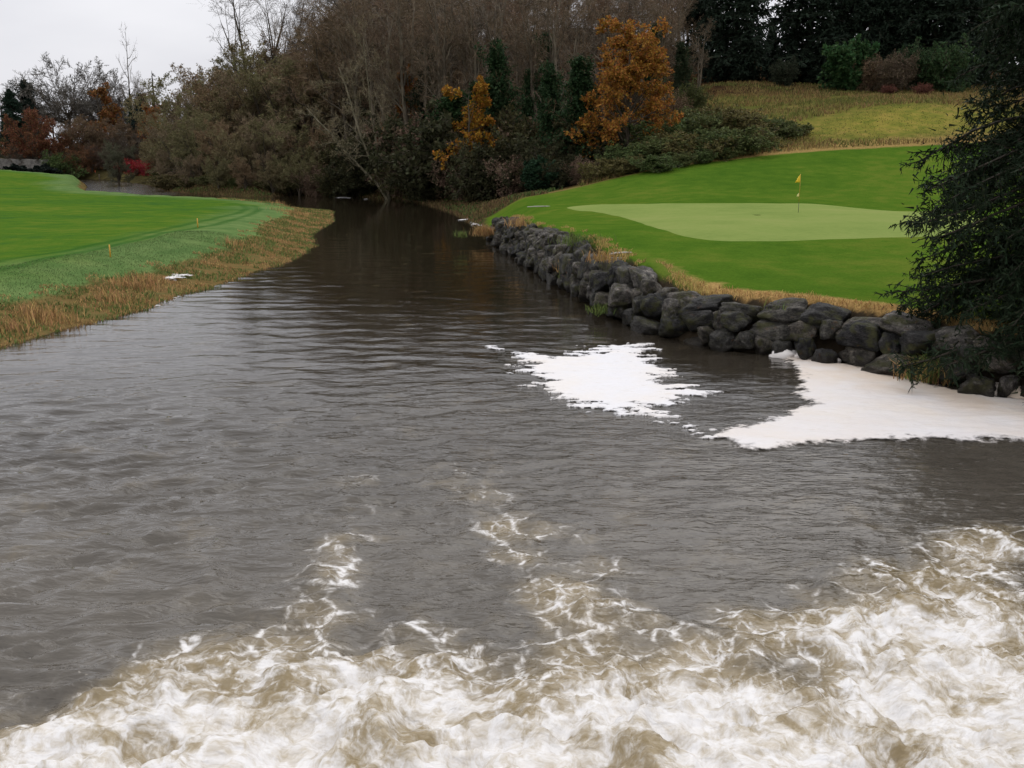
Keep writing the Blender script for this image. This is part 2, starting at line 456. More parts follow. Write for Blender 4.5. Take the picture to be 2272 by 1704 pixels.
# putting green: a closely cut sheet of its own, 15 mm above the surrounding turf
c0 = GREEN.mean(0)
rings = np.concatenate([np.linspace(0.02, 0.96, 40), [0.985, 1.0]])
pg = c0 + (GREEN[None] - c0) * rings[:, None, None]
pz = terrain(pg[..., 0], pg[..., 1]) + 0.03
pz[-1] -= 0.04
nr, ns = pg.shape[:2]
ii = np.arange(nr * ns).reshape(nr, ns)
jj = np.roll(ii, -1, 1)
pq = np.stack([ii[:-1], jj[:-1], jj[1:], ii[1:]], -1).reshape(-1, 4)
m_green, nt, b = mat('putting_green_turf'); N = NT(nt); P = N.pos()
gn = N.math('ADD', N.math('MULTIPLY', N.noise(P, 0.25, 3), 0.6), N.math('MULTIPLY', N.noise(P, 3.0, 5, 0.7), 0.4))
N.put(b.inputs['Base Color'], N.ramp(gn, [(0.3, (0.135, 0.188, 0.048)), (0.5, (0.170, 0.220, 0.060)), (0.7, (0.205, 0.235, 0.074))]))
b.inputs['Roughness'].default_value = 1.0; b.inputs['Specular IOR Level'].default_value = 0.0
N.put(b.inputs['Normal'], N.bump(N.noise(P, 25.0, 3), 0.3, 0.02))
tag(link('putting_green', mesh_np('putting_green', np.stack([pg[..., 0], pg[..., 1], pz], -1), pq, mats=[m_green])), 'pale closely mown putting green round the yellow flag', kind='structure')

# ------------------------------------------------------------------ river water
BOILS = [(300, 1620, .9, 1.0), (120, 1690, .7, .9), (480, 1490, .7, .6), (620, 1440, .6, .5), (330, 1520, .6, .5), (690, 1370, .5, .58), (720, 1290, .5, .52), (755, 1220, .5, .46), (775, 1130, .5, .32), (800, 1060, .5, .22),
         (650, 1600, .8, 1.0), (850, 1620, .9, 1.1), (1000, 1680, .9, 1.2), (1100, 1600, .6, .8), (900, 1520, .7, .6), (1040, 1470, .5, .5), (500, 1620, .8, 1.0), (760, 1500, .6, .5),
         (1170, 1250, .55, .58), (1120, 1180, .6, .48), (1060, 1110, .6, .40), (1040, 1040, .6, .28), (1250, 1180, .6, .30), (900, 1400, .6, .30), (1350, 1260, .5, .3), (1250, 1320, .6, .7), (1290, 1380, .6, .85), (1300, 1470, .6, .8), (1240, 1540, .6, .55),
         (1450, 1540, .7, 1.0), (1600, 1560, .8, 1.2), (1550, 1660, .9, 1.2), (1400, 1650, .8, 1.0), (1720, 1650, .7, 1.1), (1560, 1450, .5, .5), (1700, 1420, .6, .75),
         (1850, 1400, .7, .75), (1980, 1380, .8, 1.0), (2080, 1300, .8, .9), (2150, 1230, .7, .7), (2230, 1200, .6, .6), (2100, 1450, 1.0, 1.2), (2230, 1380, 1.0, 1.1), (2000, 1530, .8, 1.0), (2150, 1600, 1.0, 1.2), (1950, 1660, .8, 1.1), (2250, 1600, 1.2, 1.3),
         (1900, 1290, .5, .36), (1780, 1320, .4, .26), (1600, 1370, .4, .26), (1450, 1400, .5, .4)] + [(x, 1790, 1.2, 1.1) for x in range(0, 2400, 260)]
BW = np.array([[*at(p[0], p[1])[:2], p[2], p[3]] for p in BOILS])
def boil_f(x, y):
    s = np.zeros_like(x)
    for bx, by, r, w in BW:
        s = s + w * np.exp(-((x - bx) ** 2 + (y - by) ** 2) / (r * r))
    return 1.2 * (1 - np.exp(-0.85 * s))
def wave(x, y):
    bo = np.clip(boil_f(x, y), 0, 1.3)
    wx, wy = x + 0.25 * noise2(x * .8, y * .8), y + 0.25 * noise2(x * .8 + 9, y * .8 + 4)
    near = np.interp(y, [5, 14, 20, 28, 45, 62, 80, 110], [.90, .85, .58, .15, .10, .08, .06, .04])
    left = sstep(3, -8, x) * sstep(34, 20, y)
    u, v = wx * 0.95 + wy * 0.30, -wx * 0.30 + wy * 0.95
    a = noise2(u * 0.45, v * 1.25)
    b_ = 1 - 2 * np.abs(noise2(u * 0.7 + 5, v * 2.1 + 3))
    u2, v2 = wx * 0.97 - wy * 0.22, wx * 0.22 + wy * 0.97
    c_ = noise2(u2 * 1.2, v2 * 3.1)
    d_ = noise2(wx * 4.2 + 7, wy * 5.5)
    e_ = 1 - 2 * np.abs(noise2(u * 1.5 + 15, v * 3.9 + 8))
    z = near * (0.040 * a + (0.026 + 0.085 * left) * b_ + (0.026 + 0.030 * left) * c_ + 0.018 * e_ + 0.012 * d_)
    mid = np.interp(y, [17, 26, 50, 75], [0, .68, .75, .25])
    z = z + mid * (0.020 * noise2(wx * .50 + 40, wy * 1.25 + 12) + 0.010 * (1 - 2 * np.abs(noise2(u2 * .55 + 3, v2 * 1.55 + 31))))
    ch = fbm(wx * 1.1 + 3, wy * 1.1, 5, 0.55)
    rid = 1 - 2 * np.abs(noise2(wx * 1.3 + 11, wy * 1.3 + 2))
    z = z + bo * (0.17 * ch + 0.11 * rid + 0.03 * fbm(wx * 5.0, wy * 5.0 + 9, 3)) + 0.05 * bo
    return z
ys = np.concatenate([np.geomspace(4.5, 70, 540), np.geomspace(70.5, 260, 70)])
us = np.linspace(-0.72, 0.72, 440)
WYg, WU = np.meshgrid(ys, us, indexing='ij')
WXg = WU * (WYg + 4.0) + np.where(WYg > 70, -0.25 * (WYg - 70), 0)
WZ = wave(WXg, WYg)
n1, n2 = WXg.shape
ii = np.arange(n1 * n2).reshape(n1, n2)
wq = np.stack([ii[:-1, :-1], ii[:-1, 1:], ii[1:, 1:], ii[1:, :-1]], -1).reshape(-1, 4)
ctr = wq[:, 0]
wsd, _ = poly_sd(WXg, WYg, RIVER)
keep = (wsd.ravel()[wq] > -2.5).any(1)
wq = wq[keep]

def vadd(N, P, scale, amount, det=3):
    w = N.n('ShaderNodeVectorMath', operation='MULTIPLY_ADD')
    N.put(w.inputs[0], N.noise(P, scale, det, 0.55, out='Color')); w.inputs[1].default_value = (amount, amount, 0); N.put(w.inputs[2], P)
    return w.outputs[0]
def web(N, P, scale, width):
    x = N.n('ShaderNodeTexVoronoi', feature='DISTANCE_TO_EDGE', voronoi_dimensions='2D')
    N.put(x.inputs['Vector'], P); x.inputs['Scale'].default_value = scale
    return N.step(width, 0.0, x.outputs['Distance'])

m_water, nt, b = mat('river_water'); N = NT(nt); P = N.pos()
bo, calm = N.attr('boil'), N.attr('calm')
Pw = vadd(N, P, 0.7, 1.6, 4)
broad = N.noise(Pw, 0.85, 6, 0.62)
fine = N.noise(Pw, 5.0, 4, 0.7)
loc = N.math('ADD', bo, N.math('MULTIPLY', N.math('SUBTRACT', broad, 0.5), 2.1))          # local strength of the froth
loc = N.math('ADD', loc, N.math('MULTIPLY', N.math('SUBTRACT', fine, 0.5), 0.55))
sheet = N.step(0.66, 1.06, loc)
Pq = vadd(N, P, 1.6, 0.75, 4)
w1 = web(N, Pq, 1.5, 0.13)
w2 = web(N, vadd(N, P, 3.0, 0.45, 4), 4.2, 0.16)
lines = N.math('MAXIMUM', N.math('MULTIPLY', w1, N.step(0.02, 0.55, loc)), N.math('MULTIPLY', w2, N.math('MULTIPLY', N.step(0.22, 0.85, loc), 0.75)))
lines = N.math('MULTIPLY', N.math('MULTIPLY', lines, N.step(0.36, 0.60, fine)), N.step(0.03, 0.22, bo))
flecks = N.math('MULTIPLY', N.step(0.70, 0.76, N.noise(N.mapping(P, (1, 1.6, 1)), 7.0, 2, 0.6)), N.step(0.54, 0.70, N.noise(P, 0.35, 3)))
foam = N.math('MAXIMUM', N.math('MAXIMUM', sheet, lines), N.math('MULTIPLY', flecks, 0.4), clamp=True)
aer = N.step(0.05, 0.95, N.math('ADD', bo, N.math('MULTIPLY', N.math('SUBTRACT', broad, 0.5), 1.4)))
silt = N.attr('silt')
murk = N.mix(silt, (0.016, 0.012, 0.007), N.mix(broad, (0.062, 0.054, 0.044), (0.128, 0.114, 0.094)))
wcol = N.mix(aer, murk, (0.235, 0.180, 0.095))
fcol = N.mix(N.step(0.34, 0.60, N.math('ADD', N.math('MULTIPLY', fine, 0.6), N.math('MULTIPLY', broad, 0.4))), (0.44, 0.38, 0.285), (0.70, 0.685, 0.67))
col = N.mix(foam, wcol, fcol)
N.put(b.inputs['Base Color'], col)
N.put(b.inputs['Roughness'], N.math('MULTIPLY_ADD', foam, 0.5, 0.035))
N.put(b.inputs['Specular IOR Level'], N.math('MULTIPLY_ADD', foam, -0.35, 0.5))
b.inputs['IOR'].default_value = 1.333
rip = N.math('ADD', N.noise(N.mapping(P, (0.7, 2.4, 1), (0, 0, 0.12)), 2.2, 3, 0.5, 0.3), N.math('MULTIPLY', N.noise(N.mapping(P, (0.8, 2.0, 1), (0, 0, -0.2)), 7.0, 2, 0.5), 0.40))
N.put(b.inputs['Normal'], N.bump(N.math('MULTIPLY', rip, calm), 0.9, 0.034))
me = mesh_np('river', np.stack([WXg, WYg, WZ], -1), wq, mats=[m_water])
add_attr(me, 'boil', np.clip(boil_f(WXg, WYg), 0, 1.5))
add_attr(me, 'calm', np.interp(WYg, [5, 14, 20, 28, 45, 62, 80, 130, 145, 200], [2.2, 2.0, 1.2, 0.32, 0.16, 0.12, 0.08, 0.08, 2.2, 2.4]))
add_attr(me, 'silt', np.clip(np.interp(WYg + 0.35 * np.abs(WXg + 2), [8, 16, 22, 30, 42], [1.0, 0.85, 0.55, 0.22, 0.0]) * (1 + .35 * fbm(WXg * .12, WYg * .12, 3)), 0, 1))
tag(link('river', me), 'brown river water with white froth below the weir', kind='structure')

# sheet of water falling in at the weir
m_fall, nt, b = mat('falling_water'); N = NT(nt)
co = N.n('ShaderNodeTexCoord').outputs['UV']
a1 = N.attr('across'); a2 = N.attr('down')
cx = N.n('ShaderNodeCombineXYZ'); N.put(cx.inputs[0], N.math('MULTIPLY', a1, 3.2)); N.put(cx.inputs[1], N.math('MULTIPLY', a2, 0.55))
st = N.noise(cx.outputs[0], 2.2, 6, 0.65, 0.5)
N.put(b.inputs['Base Color'], N.ramp(st, [(0.30, (0.28, 0.25, 0.18)), (0.48, (0.55, 0.53, 0.47)), (0.62, (0.80, 0.79, 0.77))]))
b.inputs['Roughness'].default_value = 0.45
N.put(b.inputs['Normal'], N.bump(st, 0.8, 0.12))
A0, A1 = np.array([8.2, 14.6]), np.array([4.3, 7.8])
tt, ss = np.meshgrid(np.linspace(0, 1, 90), np.linspace(0, 1, 50), indexing='ij')
tan2 = (A1 - A0) / np.linalg.norm(A1 - A0); nrm = np.array([-tan2[1], tan2[0]])
if nrm[0] < 0: nrm = -nrm
base = A0 + (A1 - A0) * tt[..., None]
off = ss * 3.4 - 0.25
zf = 1.5 * sstep(-0.2, 1.0, ss) * (.15 + .85 * sstep(0, .45, tt)) + 0.045 * fbm(tt * 22, ss * 1.2, 4) - 0.30 * (1 - ss) ** 3
fx = base[..., 0] + nrm[0] * off + 0.12 * noise2(tt * 9, ss * 2); fy = base[..., 1] + nrm[1] * off
ii = np.arange(90 * 50).reshape(90, 50)
fq = np.stack([ii[:-1, :-1], ii[1:, :-1], ii[1:, 1:], ii[:-1, 1:]], -1).reshape(-1, 4)
me = mesh_np('weir_fall', np.stack([fx, fy, zf], -1), fq, mats=[m_fall])
add_attr(me, 'across', tt * 9); add_attr(me, 'down', ss * 3.4)
tag(link('weir_fall_water', me), 'white sheet of water tumbling off the weir', kind='structure')

# ------------------------------------------------------------------ floating froth
m_foam, nt, b = mat('river_froth'); N = NT(nt); P = N.pos()
fb = N.noise(P, 0.55, 4, 0.6)
fc = N.mix(N.step(0.35, 0.75, fb), (0.67, 0.66, 0.67), (0.68, 0.64, 0.60))
stk = N.noise(N.mapping(P, (1, 2.4, 1), (0, 0, 0.25)), 2.4, 6, 0.7)
fc = N.mix(N.math('MULTIPLY', N.step(0.56, 0.72, stk), 0.30), fc, (0.46, 0.37, 0.27))
fc = N.mix(N.attr('tan'), fc, (0.58, 0.46, 0.34))
N.put(b.inputs['Base Color'], fc)
b.inputs['Roughness'].default_value = 0.8; b.inputs['Specular IOR Level'].default_value = 0.15
fn = N.noise(P, 3.5, 5, 0.65)
N.put(b.inputs['Normal'], N.bump(fn, 0.6, 0.06))
lace_ = N.math('ADD', N.attr('cover'), N.math('MULTIPLY', N.math('SUBTRACT', fn, 0.5), 0.9))
N.put(b.inputs['Alpha'], N.step(0.0, 0.30, lace_))

def froth_sheet(name, px, lace, label, step=0.045, thick=0.05, z0=0.0, tanfun=None, group=None, holes=0.0):
    poly = np.array([at(*p)[:2] for p in px])
    lo, hi = poly.min(0) - 0.6, poly.max(0) + 0.6
    X, Y = np.meshgrid(np.arange(lo[0], hi[0], step), np.arange(lo[1], hi[1], step))
    sd, _ = poly_sd(X, Y, poly)
    f = sd + lace * (0.55 * fbm(X * 0.75, Y * 1.2, 5, 0.62) + 0.14 * fbm(X * 2.8 + 5, Y * 4.2 + 2, 3, 0.6))
    if holes:
        f = f - holes * np.clip(fbm(X * 0.9 + 31, Y * 2.1 + 7, 5, .65) + .9 * sstep(1.6, -.2, sd) - .25, 0, 2)
    h = np.where(f > 0, thick * (1 - np.exp(-f / 0.12)) + 0.02 * sstep(0.2, 1, f) * fbm(X * 1.5, Y * 2.5, 3), np.maximum(f * 0.6, -0.15))
    Z = wave(X, Y) * 0.8 * sstep(-0.2, 0.8, 1 - np.clip(f, 0, 1) * 0.7) + h + 0.012 + z0
    k = np.arange(X.size).reshape(X.shape)
    q = np.stack([k[:-1, :-1], k[:-1, 1:], k[1:, 1:], k[1:, :-1]], -1).reshape(-1, 4)
    q = q[(f.ravel()[q] > -0.12).any(1)]
    used, inv = np.unique(q, return_inverse=True)
    V = np.stack([X, Y, Z], -1).reshape(-1, 3)[used]
    c = V.mean(0); c[2] = 0
    me = mesh_np(name, V - c, inv.reshape(-1, 4), mats=[m_foam])
    add_attr(me, 'tan', tanfun(V[:, 0], V[:, 1]) if tanfun else np.zeros(len(V)))
    add_attr(me, 'cover', f.ravel()[used])
    return tag(link(name, me, loc=c), label, 'foam', group)

froth_sheet('foam_raft', [(1078, 770), (1130, 778), (1200, 785), (1290, 775), (1330, 762), (1400, 758), (1470, 770), (1480, 800), (1500, 822), (1520, 845), (1590, 862), (1600, 880), (1540, 893), (1500, 905), (1530, 930), (1560, 950), (1600, 965), (1580, 985), (1520, 965), (1470, 948), (1380, 930), (1300, 918), (1220, 905), (1170, 880), (1140, 840), (1125, 800)], 0.95,
            'white foam raft drifting mid-stream between the open river and the boulder wall', holes=1.5, thick=.03, step=.036)
froth_sheet('foam_raft', [(1728, 792), (1780, 788), (1850, 806), (1950, 822), (2060, 850), (2128, 868), (2272, 886), (2420, 905), (2420, 985), (2272, 982), (2100, 978), (1990, 977), (1850, 985), (1760, 998), (1690, 1000), (1620, 988), (1590, 965), (1650, 945), (1700, 930), (1745, 912), (1800, 895), (1765, 880), (1770, 850), (1765, 822)], 0.35,
            'broad cream foam raft packed against the boulder wall under the dark conifer',
            tanfun=lambda x, y: .22 + .10 * fbm(x * .5, y * .9, 4) + 0.55 * sstep(9.0, 13.5, x + 0.7 * (y - 22)) * sstep(-0.8, 0.5, fbm(x * .6, y * .6, 3)), thick=.035)
for px, lab in (([(330, 684), (350, 677), (378, 665), (398, 655), (394, 663), (370, 676), (342, 687)], 'thin white froth strip caught along the left bank edge'),
                ([(362, 637), (374, 624), (386, 619), (400, 626), (424, 620), (426, 627), (404, 635), (380, 639)], 'white froth patch lying among the flooded grass of the left bank'),
                ([(745, 438.4), (760, 438), (782, 438.6), (780, 439.8), (748, 439.6)], 'white froth streak on the dark water under the woodland'),
                ([(806, 442.2), (820, 441.6), (819, 442.4), (808, 443)], 'short cream froth streak at the foot of the leaning trees'),
                ([(1020, 487.5), (1043, 486.5), (1044, 488.5), (1022, 489.5)], 'small white froth streak beside the reeds before the boulder wall'),
                ([(1045, 494), (1078, 501), (1076, 506), (1046, 499)], 'froth line along the straw coloured bank end of the boulder wall')):
    big = px[0][1] < 500
    q = np.array([at(*p)[:2] for p in px]).mean(0)
    froth_sheet('foam_patch', px, 0.5 if big else 0.7, lab, step=0.07 if big else 0.035, thick=0.03, z0=max(0.0, hz(*q)) + 0.02, group='small froth patches')

def lump(name, r, loc, label, seed, tan, group):
    rr = np.random.default_rng(seed)
    th, ph = np.meshgrid(np.linspace(0, 2 * np.pi, 24, endpoint=False), np.linspace(0.02, np.pi / 2 * 1.15, 9))
    d = np.stack([np.cos(th) * np.sin(ph), np.sin(th) * np.sin(ph), np.cos(ph)], -1)
    k = 1 + 0.28 * fbm(th / np.pi * 3 + seed, ph * 1.6, 4)
    k[:, 0] = k[:, 0]
    v = d * k[..., None] * np.array(r)
    ii = np.arange(v.shape[0] * 24).reshape(-1, 24); jj = np.roll(ii, -1, 1)
    q = np.stack([ii[:-1], ii[1:], jj[1:], jj[:-1]], -1).reshape(-1, 4)
    me = mesh_np(name, v, q, mats=[m_foam]); add_attr(me, 'tan', np.full(v.shape[0] * 24, tan)); add_attr(me, 'cover', np.full(v.shape[0] * 24, 2.0))
    return tag(link(name, me, loc=loc), label, 'foam', group)
for i, (px, py, r, tanv, lab) in enumerate([(1742, 792, (.45, .3, .22), .1, 'white froth heap at the tip of the foam raft by the wall'), (1790, 795, (.4, .3, .18), .15, 'second froth heap along the wall from the raft tip'), (1838, 803, (.35, .25, .14), .2, 'low froth heap at the wall foot beside the dark boulder'),
                                            (2172, 872, (.38, .3, .2), .35, 'cream froth heap at the wall foot below the dark conifer'), (2215, 873, (.5, .35, .24), .5, 'tan froth heap between its two neighbours below the conifer'), (2262, 880, (.45, .35, .2), .8, 'brown froth heap at the right edge below the conifer')]):
    q = at(px, py)
    lump('foam_heap', r, (q[0], q[1], 0.02), lab, i + 3, tanv, 'froth heaps along the boulder wall')

# ------------------------------------------------------------------ boulder wall
m_stone, nt, b = mat('wall_stone'); N = NT(nt)
co = N.n('ShaderNodeTexCoord').outputs['Object']
oi = N.n('ShaderNodeObjectInfo')
off = N.n('ShaderNodeVectorMath', operation='ADD'); N.put(off.inputs[0], co)
sc_ = N.n('ShaderNodeVectorMath', operation='SCALE'); N.put(sc_.inputs[0], oi.outputs['Location']); sc_.inputs['Scale'].default_value = 1.7
N.put(off.inputs[1], sc_.outputs[0])
S = off.outputs[0]
sn = N.noise(S, 2.0, 6, 0.65); sf = N.noise(S, 11.0, 5, 0.7)
base = N.ramp(N.math('ADD', N.math('MULTIPLY', sn, 0.6), N.math('MULTIPLY', sf, 0.4)), [(0.36, (0.010, 0.010, 0.010)), (0.47, (0.034, 0.033, 0.032)), (0.57, (0.095, 0.092, 0.088)), (0.70, (0.24, 0.23, 0.21))])
tone = N.ramp(oi.outputs['Random'], [(0.0, (0.40, 0.40, 0.43)), (0.3, (0.75, 0.74, 0.70)), (0.6, (0.95, 0.92, 0.84)), (0.75, (1.25, 1.12, 0.95)), (0.9, (1.6, 1.5, 1.4))])
base = N.mix(1.0, base, tone, 'MULTIPLY')
moss = N.math('MULTIPLY', N.step(0.48, 0.64, N.noise(S, 1.3, 5, 0.65)), 0.75)
base = N.mix(moss, base, (0.055, 0.055, 0.018))
rust = N.math('MULTIPLY', N.step(0.62, 0.72, N.noise(S, 1.9, 4, 0.6, 0.7)), 0.5)
base = N.mix(rust, base, (0.13, 0.060, 0.022))
gz = N.n('ShaderNodeSeparateXYZ'); N.put(gz.inputs[0], N.pos())
wet = N.step(0.45, 0.05, N.math('ADD', gz.outputs[2], N.math('MULTIPLY', N.math('SUBTRACT', sn, 0.5), 0.5)))
base = N.mix(N.math('MULTIPLY', wet, 0.75), base, (0.016, 0.013, 0.010))
N.put(b.inputs['Base Color'], base)
N.put(b.inputs['Roughness'], N.math('MULTIPLY_ADD', wet, -0.3, 0.75))
b.inputs['Specular IOR Level'].default_value = 0.2
N.put(b.inputs['Normal'], N.bump(N.math('ADD', sn, N.math('MULTIPLY', sf, 0.7)), 1.0, 0.09))

def ico(n):
    t = (1 + 5 ** .5) / 2
    v = [(-1, t, 0), (1, t, 0), (-1, -t, 0), (1, -t, 0), (0, -1, t), (0, 1, t), (0, -1, -t), (0, 1, -t), (t, 0, -1), (t, 0, 1), (-t, 0, -1), (-t, 0, 1)]
    f = [(0, 11, 5), (0, 5, 1), (0, 1, 7), (0, 7, 10), (0, 10, 11), (1, 5, 9), (5, 11, 4), (11, 10, 2), (10, 7, 6), (7, 1, 8), (3, 9, 4), (3, 4, 2), (3, 2, 6), (3, 6, 8), (3, 8, 9), (4, 9, 5), (2, 4, 11), (6, 2, 10), (8, 6, 7), (9, 8, 1)]
    v = [np.array(p) / np.linalg.norm(p) for p in v]
    for _ in range(n):
        c = {}; g = []
        def mid(a, b_):
            k = (min(a, b_), max(a, b_))
            if k not in c:
                m = v[a] + v[b_]; v.append(m / np.linalg.norm(m)); c[k] = len(v) - 1
            return c[k]
        for a, b_, d in f:
            x, y, z = mid(a, b_), mid(b_, d), mid(d, a)
            g += [(a, x, z), (b_, y, x), (d, z, y), (x, y, z)]
        f = g
    return np.array(v), np.array(f)
IV, IF = ico(3)
def boulder_mesh(seed, rough=0.085):
    r = np.random.default_rng(seed)
    nrm = unit(r.normal(size=(9, 3))); dist = r.uniform(0.55, 0.92, 9)
    box = np.array([[1, 0, 0], [-1, 0, 0], [0, 1, 0], [0, -1, 0], [0, 0, 1], [0, 0, -1]]) + r.normal(0, 0.13, (6, 3))
    nrm = np.concatenate([nrm, unit(box)]); dist = np.concatenate([dist, r.uniform(0.68, 0.82, 6)])
    dots = IV @ nrm.T
    rad = np.where(dots > 0.05, dist / np.maximum(dots, 0.05), 9.0)
    k = 40.0
    rad = -np.log(np.exp(-k * np.minimum(rad, 2)).sum(1)) / k
    rad += rough * (fbm(IV[:, 0] * 2.3 + seed, IV[:, 1] * 2.3 + IV[:, 2] * 1.9, 4))
    v = IV * rad[:, None]
    v /= np.abs(v).max(0)                               # fills a 2 x 2 x 2 box
    return mesh_np('stone', v, tris=IF, mats=[m_stone])
STONES = [boulder_mesh(40 + i) for i in range(10)]
wall = bpy.data.objects.new('boulder_wall', None); C.objects.link(wall)
tag(wall, 'dark grey boulder retaining wall holding up the green above the water', 'wall', kind='thing')
seg = np.linalg.norm(np.diff(WALL_XY, axis=0), axis=1)
S_at = np.concatenate([[0], np.cumsum(seg)])
def wall_pt(s):
    x = np.interp(s, S_at, WALL_XY[:, 0]); y = np.interp(s, S_at, WALL_XY[:, 1])
    e = 0.8
    tx = np.interp(s + e, S_at, WALL_XY[:, 0]) - np.interp(s - e, S_at, WALL_XY[:, 0])
    ty = np.interp(s + e, S_at, WALL_XY[:, 1]) - np.interp(s - e, S_at, WALL_XY[:, 1])
    l = math.hypot(tx, ty); return x, y, tx / l, ty / l
wall.location = (float(WALL_XY[:, 0].mean()), float(WALL_XY[:, 1].mean()), 0)
r = np.random.default_rng(5)
s_end = S_at[-1] - 1.0
n_st = 0
def put_stone(s, zc, w, h, d, inn, tilt):
    global n_st
    x, y, tx, ty = wall_pt(s)
    nx, ny = ty, -tx                                    # away from the water: the river lies to the right of the path direction
    if (nx * 1 + ny * 1) < 0 and False: nx, ny = -nx, -ny
    pos = np.array([x + LANDN * nx * inn, y + LANDN * ny * inn, zc])
    o = link('stone', STONES[r.integers(len(STONES))], wall, loc=pos - np.array(wall.location),
             rot=(r.normal(0, tilt * 0.6), r.normal(0, tilt), math.atan2(ty, tx) + r.normal(0, 0.15)), scale=(w / 2, d / 2, h / 2))
    n_st += 1
# which side is land
xm, ym, txm, tym = wall_pt(S_at[-1] * 0.6)
LANDN = 1.0 if terrain(np.array([xm + tym * 1.5]), np.array([ym - txm * 1.5]))[0] > 0.6 else -1.0
def top_z(s):
    x, y, tx, ty = wall_pt(s)
    return hz(x + LANDN * ty * 1.5, y - LANDN * tx * 1.5)
for row in range(5):
    s = -0.3 + r.uniform(0, .5)
    while s < s_end:
        far = float(sstep(30, 17, s))                   # the far end is built of smaller, tipped stones
        rows = 3 if far < 0.5 else 4
        if row >= rows:
            s += 1.0; continue
        tz = top_z(s)
        rh = (tz + 0.12) / rows
        w = r.uniform(0.6, 1.5) * (1 - 0.42 * far)
        if r.random() < 0.22: w *= 0.55
        elif r.random() < 0.15: w *= 1.3
        h = rh * r.uniform(1.08, 1.6)
        zc = -0.02 + rh * (row + 0.5) + r.normal(0, 0.10)
        inn = 0.12 + 0.24 * row * (3 / rows) + r.normal(0, 0.12)
        if row == rows - 1: zc = tz + r.uniform(-0.22, 0.05) - h * 0.46; inn += 0.02
        put_stone(s + w / 2, zc, w * r.uniform(1.06, 1.22), h, r.uniform(0.75, 1.15), inn, 0.17 + 0.40 * far)
        s += w * 0.97
for k in range(26):                                      # chinking stones in the joints
    s = r.uniform(1, s_end); tz = top_z(s)
    zc = r.uniform(0.1, tz - 0.25)
    put_stone(s, zc, r.uniform(.3, .5), r.uniform(.25, .4), .5, 0.05 + 0.25 * zc, 0.5)
print('stones', n_st)

# ------------------------------------------------------------------ vegetation builders
def tubes(P, R, k=5):
    """closed-sided tubes along B polylines P (B,n,3) with radii R (B,n)"""
    B, n, _ = P.shape
    T = np.gradient(P, axis=1); T = unit(T)
    ref = np.where(np.abs(T[:, :, 2:3]) > 0.9, np.array([1.0, 0, 0]), np.array([0, 0, 1.0]))
    U = unit(np.cross(T, ref)); V = np.cross(T, U)
    a = np.linspace(0, 2 * np.pi, k, endpoint=False)
    ring = P[:, :, None] + R[:, :, None, None] * (np.cos(a)[None, None, :, None] * U[:, :, None] + np.sin(a)[None, None, :, None] * V[:, :, None])
    ii = np.arange(B * n * k).reshape(B, n, k); jj = np.roll(ii, -1, 2)
    q = np.stack([ii[:, :-1], jj[:, :-1], jj[:, 1:], ii[:, 1:]], -1).reshape(-1, 4)
    return ring.reshape(-1, 3), q

def ribbons(P, w, g):
    B, n, _ = P.shape
    T = unit(P[:, -1] - P[:, 0])
    S = unit(np.cross(T, g.normal(size=(B, 3))))
    ww = (w * np.linspace(1.0, 0.35, n))[None, :, None] * g.uniform(.7, 1.3, (B, 1, 1))
    V = np.stack([P - S[:, None] * ww / 2, P + S[:, None] * ww / 2], 2)
    ii = np.arange(B * n * 2).reshape(B, n, 2)
    q = np.stack([ii[:, :-1, 0], ii[:, :-1, 1], ii[:, 1:, 1], ii[:, 1:, 0]], -1).reshape(-1, 4)
    return V.reshape(-1, 3), q

def leaves(pts, size, g, aspect=0.6, droop=0.0, dirs=None):
    n = len(pts)
    d = g.normal(size=(n, 3)) if dirs is None else dirs + 0.5 * g.normal(size=(n, 3))
    d[:, 2] -= droop; d = unit(d)
    s = unit(np.cross(d, g.normal(size=(n, 3))))
    L_ = size * g.uniform(.6, 1.35, (n, 1))
    a = pts; m = pts + d * L_ * 0.5; e = pts + d * L_
    V = np.stack([a, m - s * L_ * aspect / 2, e, m + s * L_ * aspect / 2], 1)
    return V.reshape(-1, 3), np.arange(n * 4).reshape(n, 4)

def needles(pts, size, g, aspect=.2, droop=.5, dirs=None):
    n = len(pts)
    d = g.normal(size=(n, 3)) if dirs is None else dirs + .55 * g.normal(size=(n, 3))
    d[:, 2] -= droop; d = unit(d)
    s_ = unit(np.cross(d, g.normal(size=(n, 3))))
    L_ = size * g.uniform(.6, 1.4, (n, 1))
    V = np.stack([pts - s_ * L_ * aspect / 2, pts + s_ * L_ * aspect / 2, pts + d * L_], 1)
    return V.reshape(-1, 3), np.arange(n * 3).reshape(n, 3)

def plen(P): return np.linalg.norm(np.diff(P, axis=1), axis=2).sum(1)

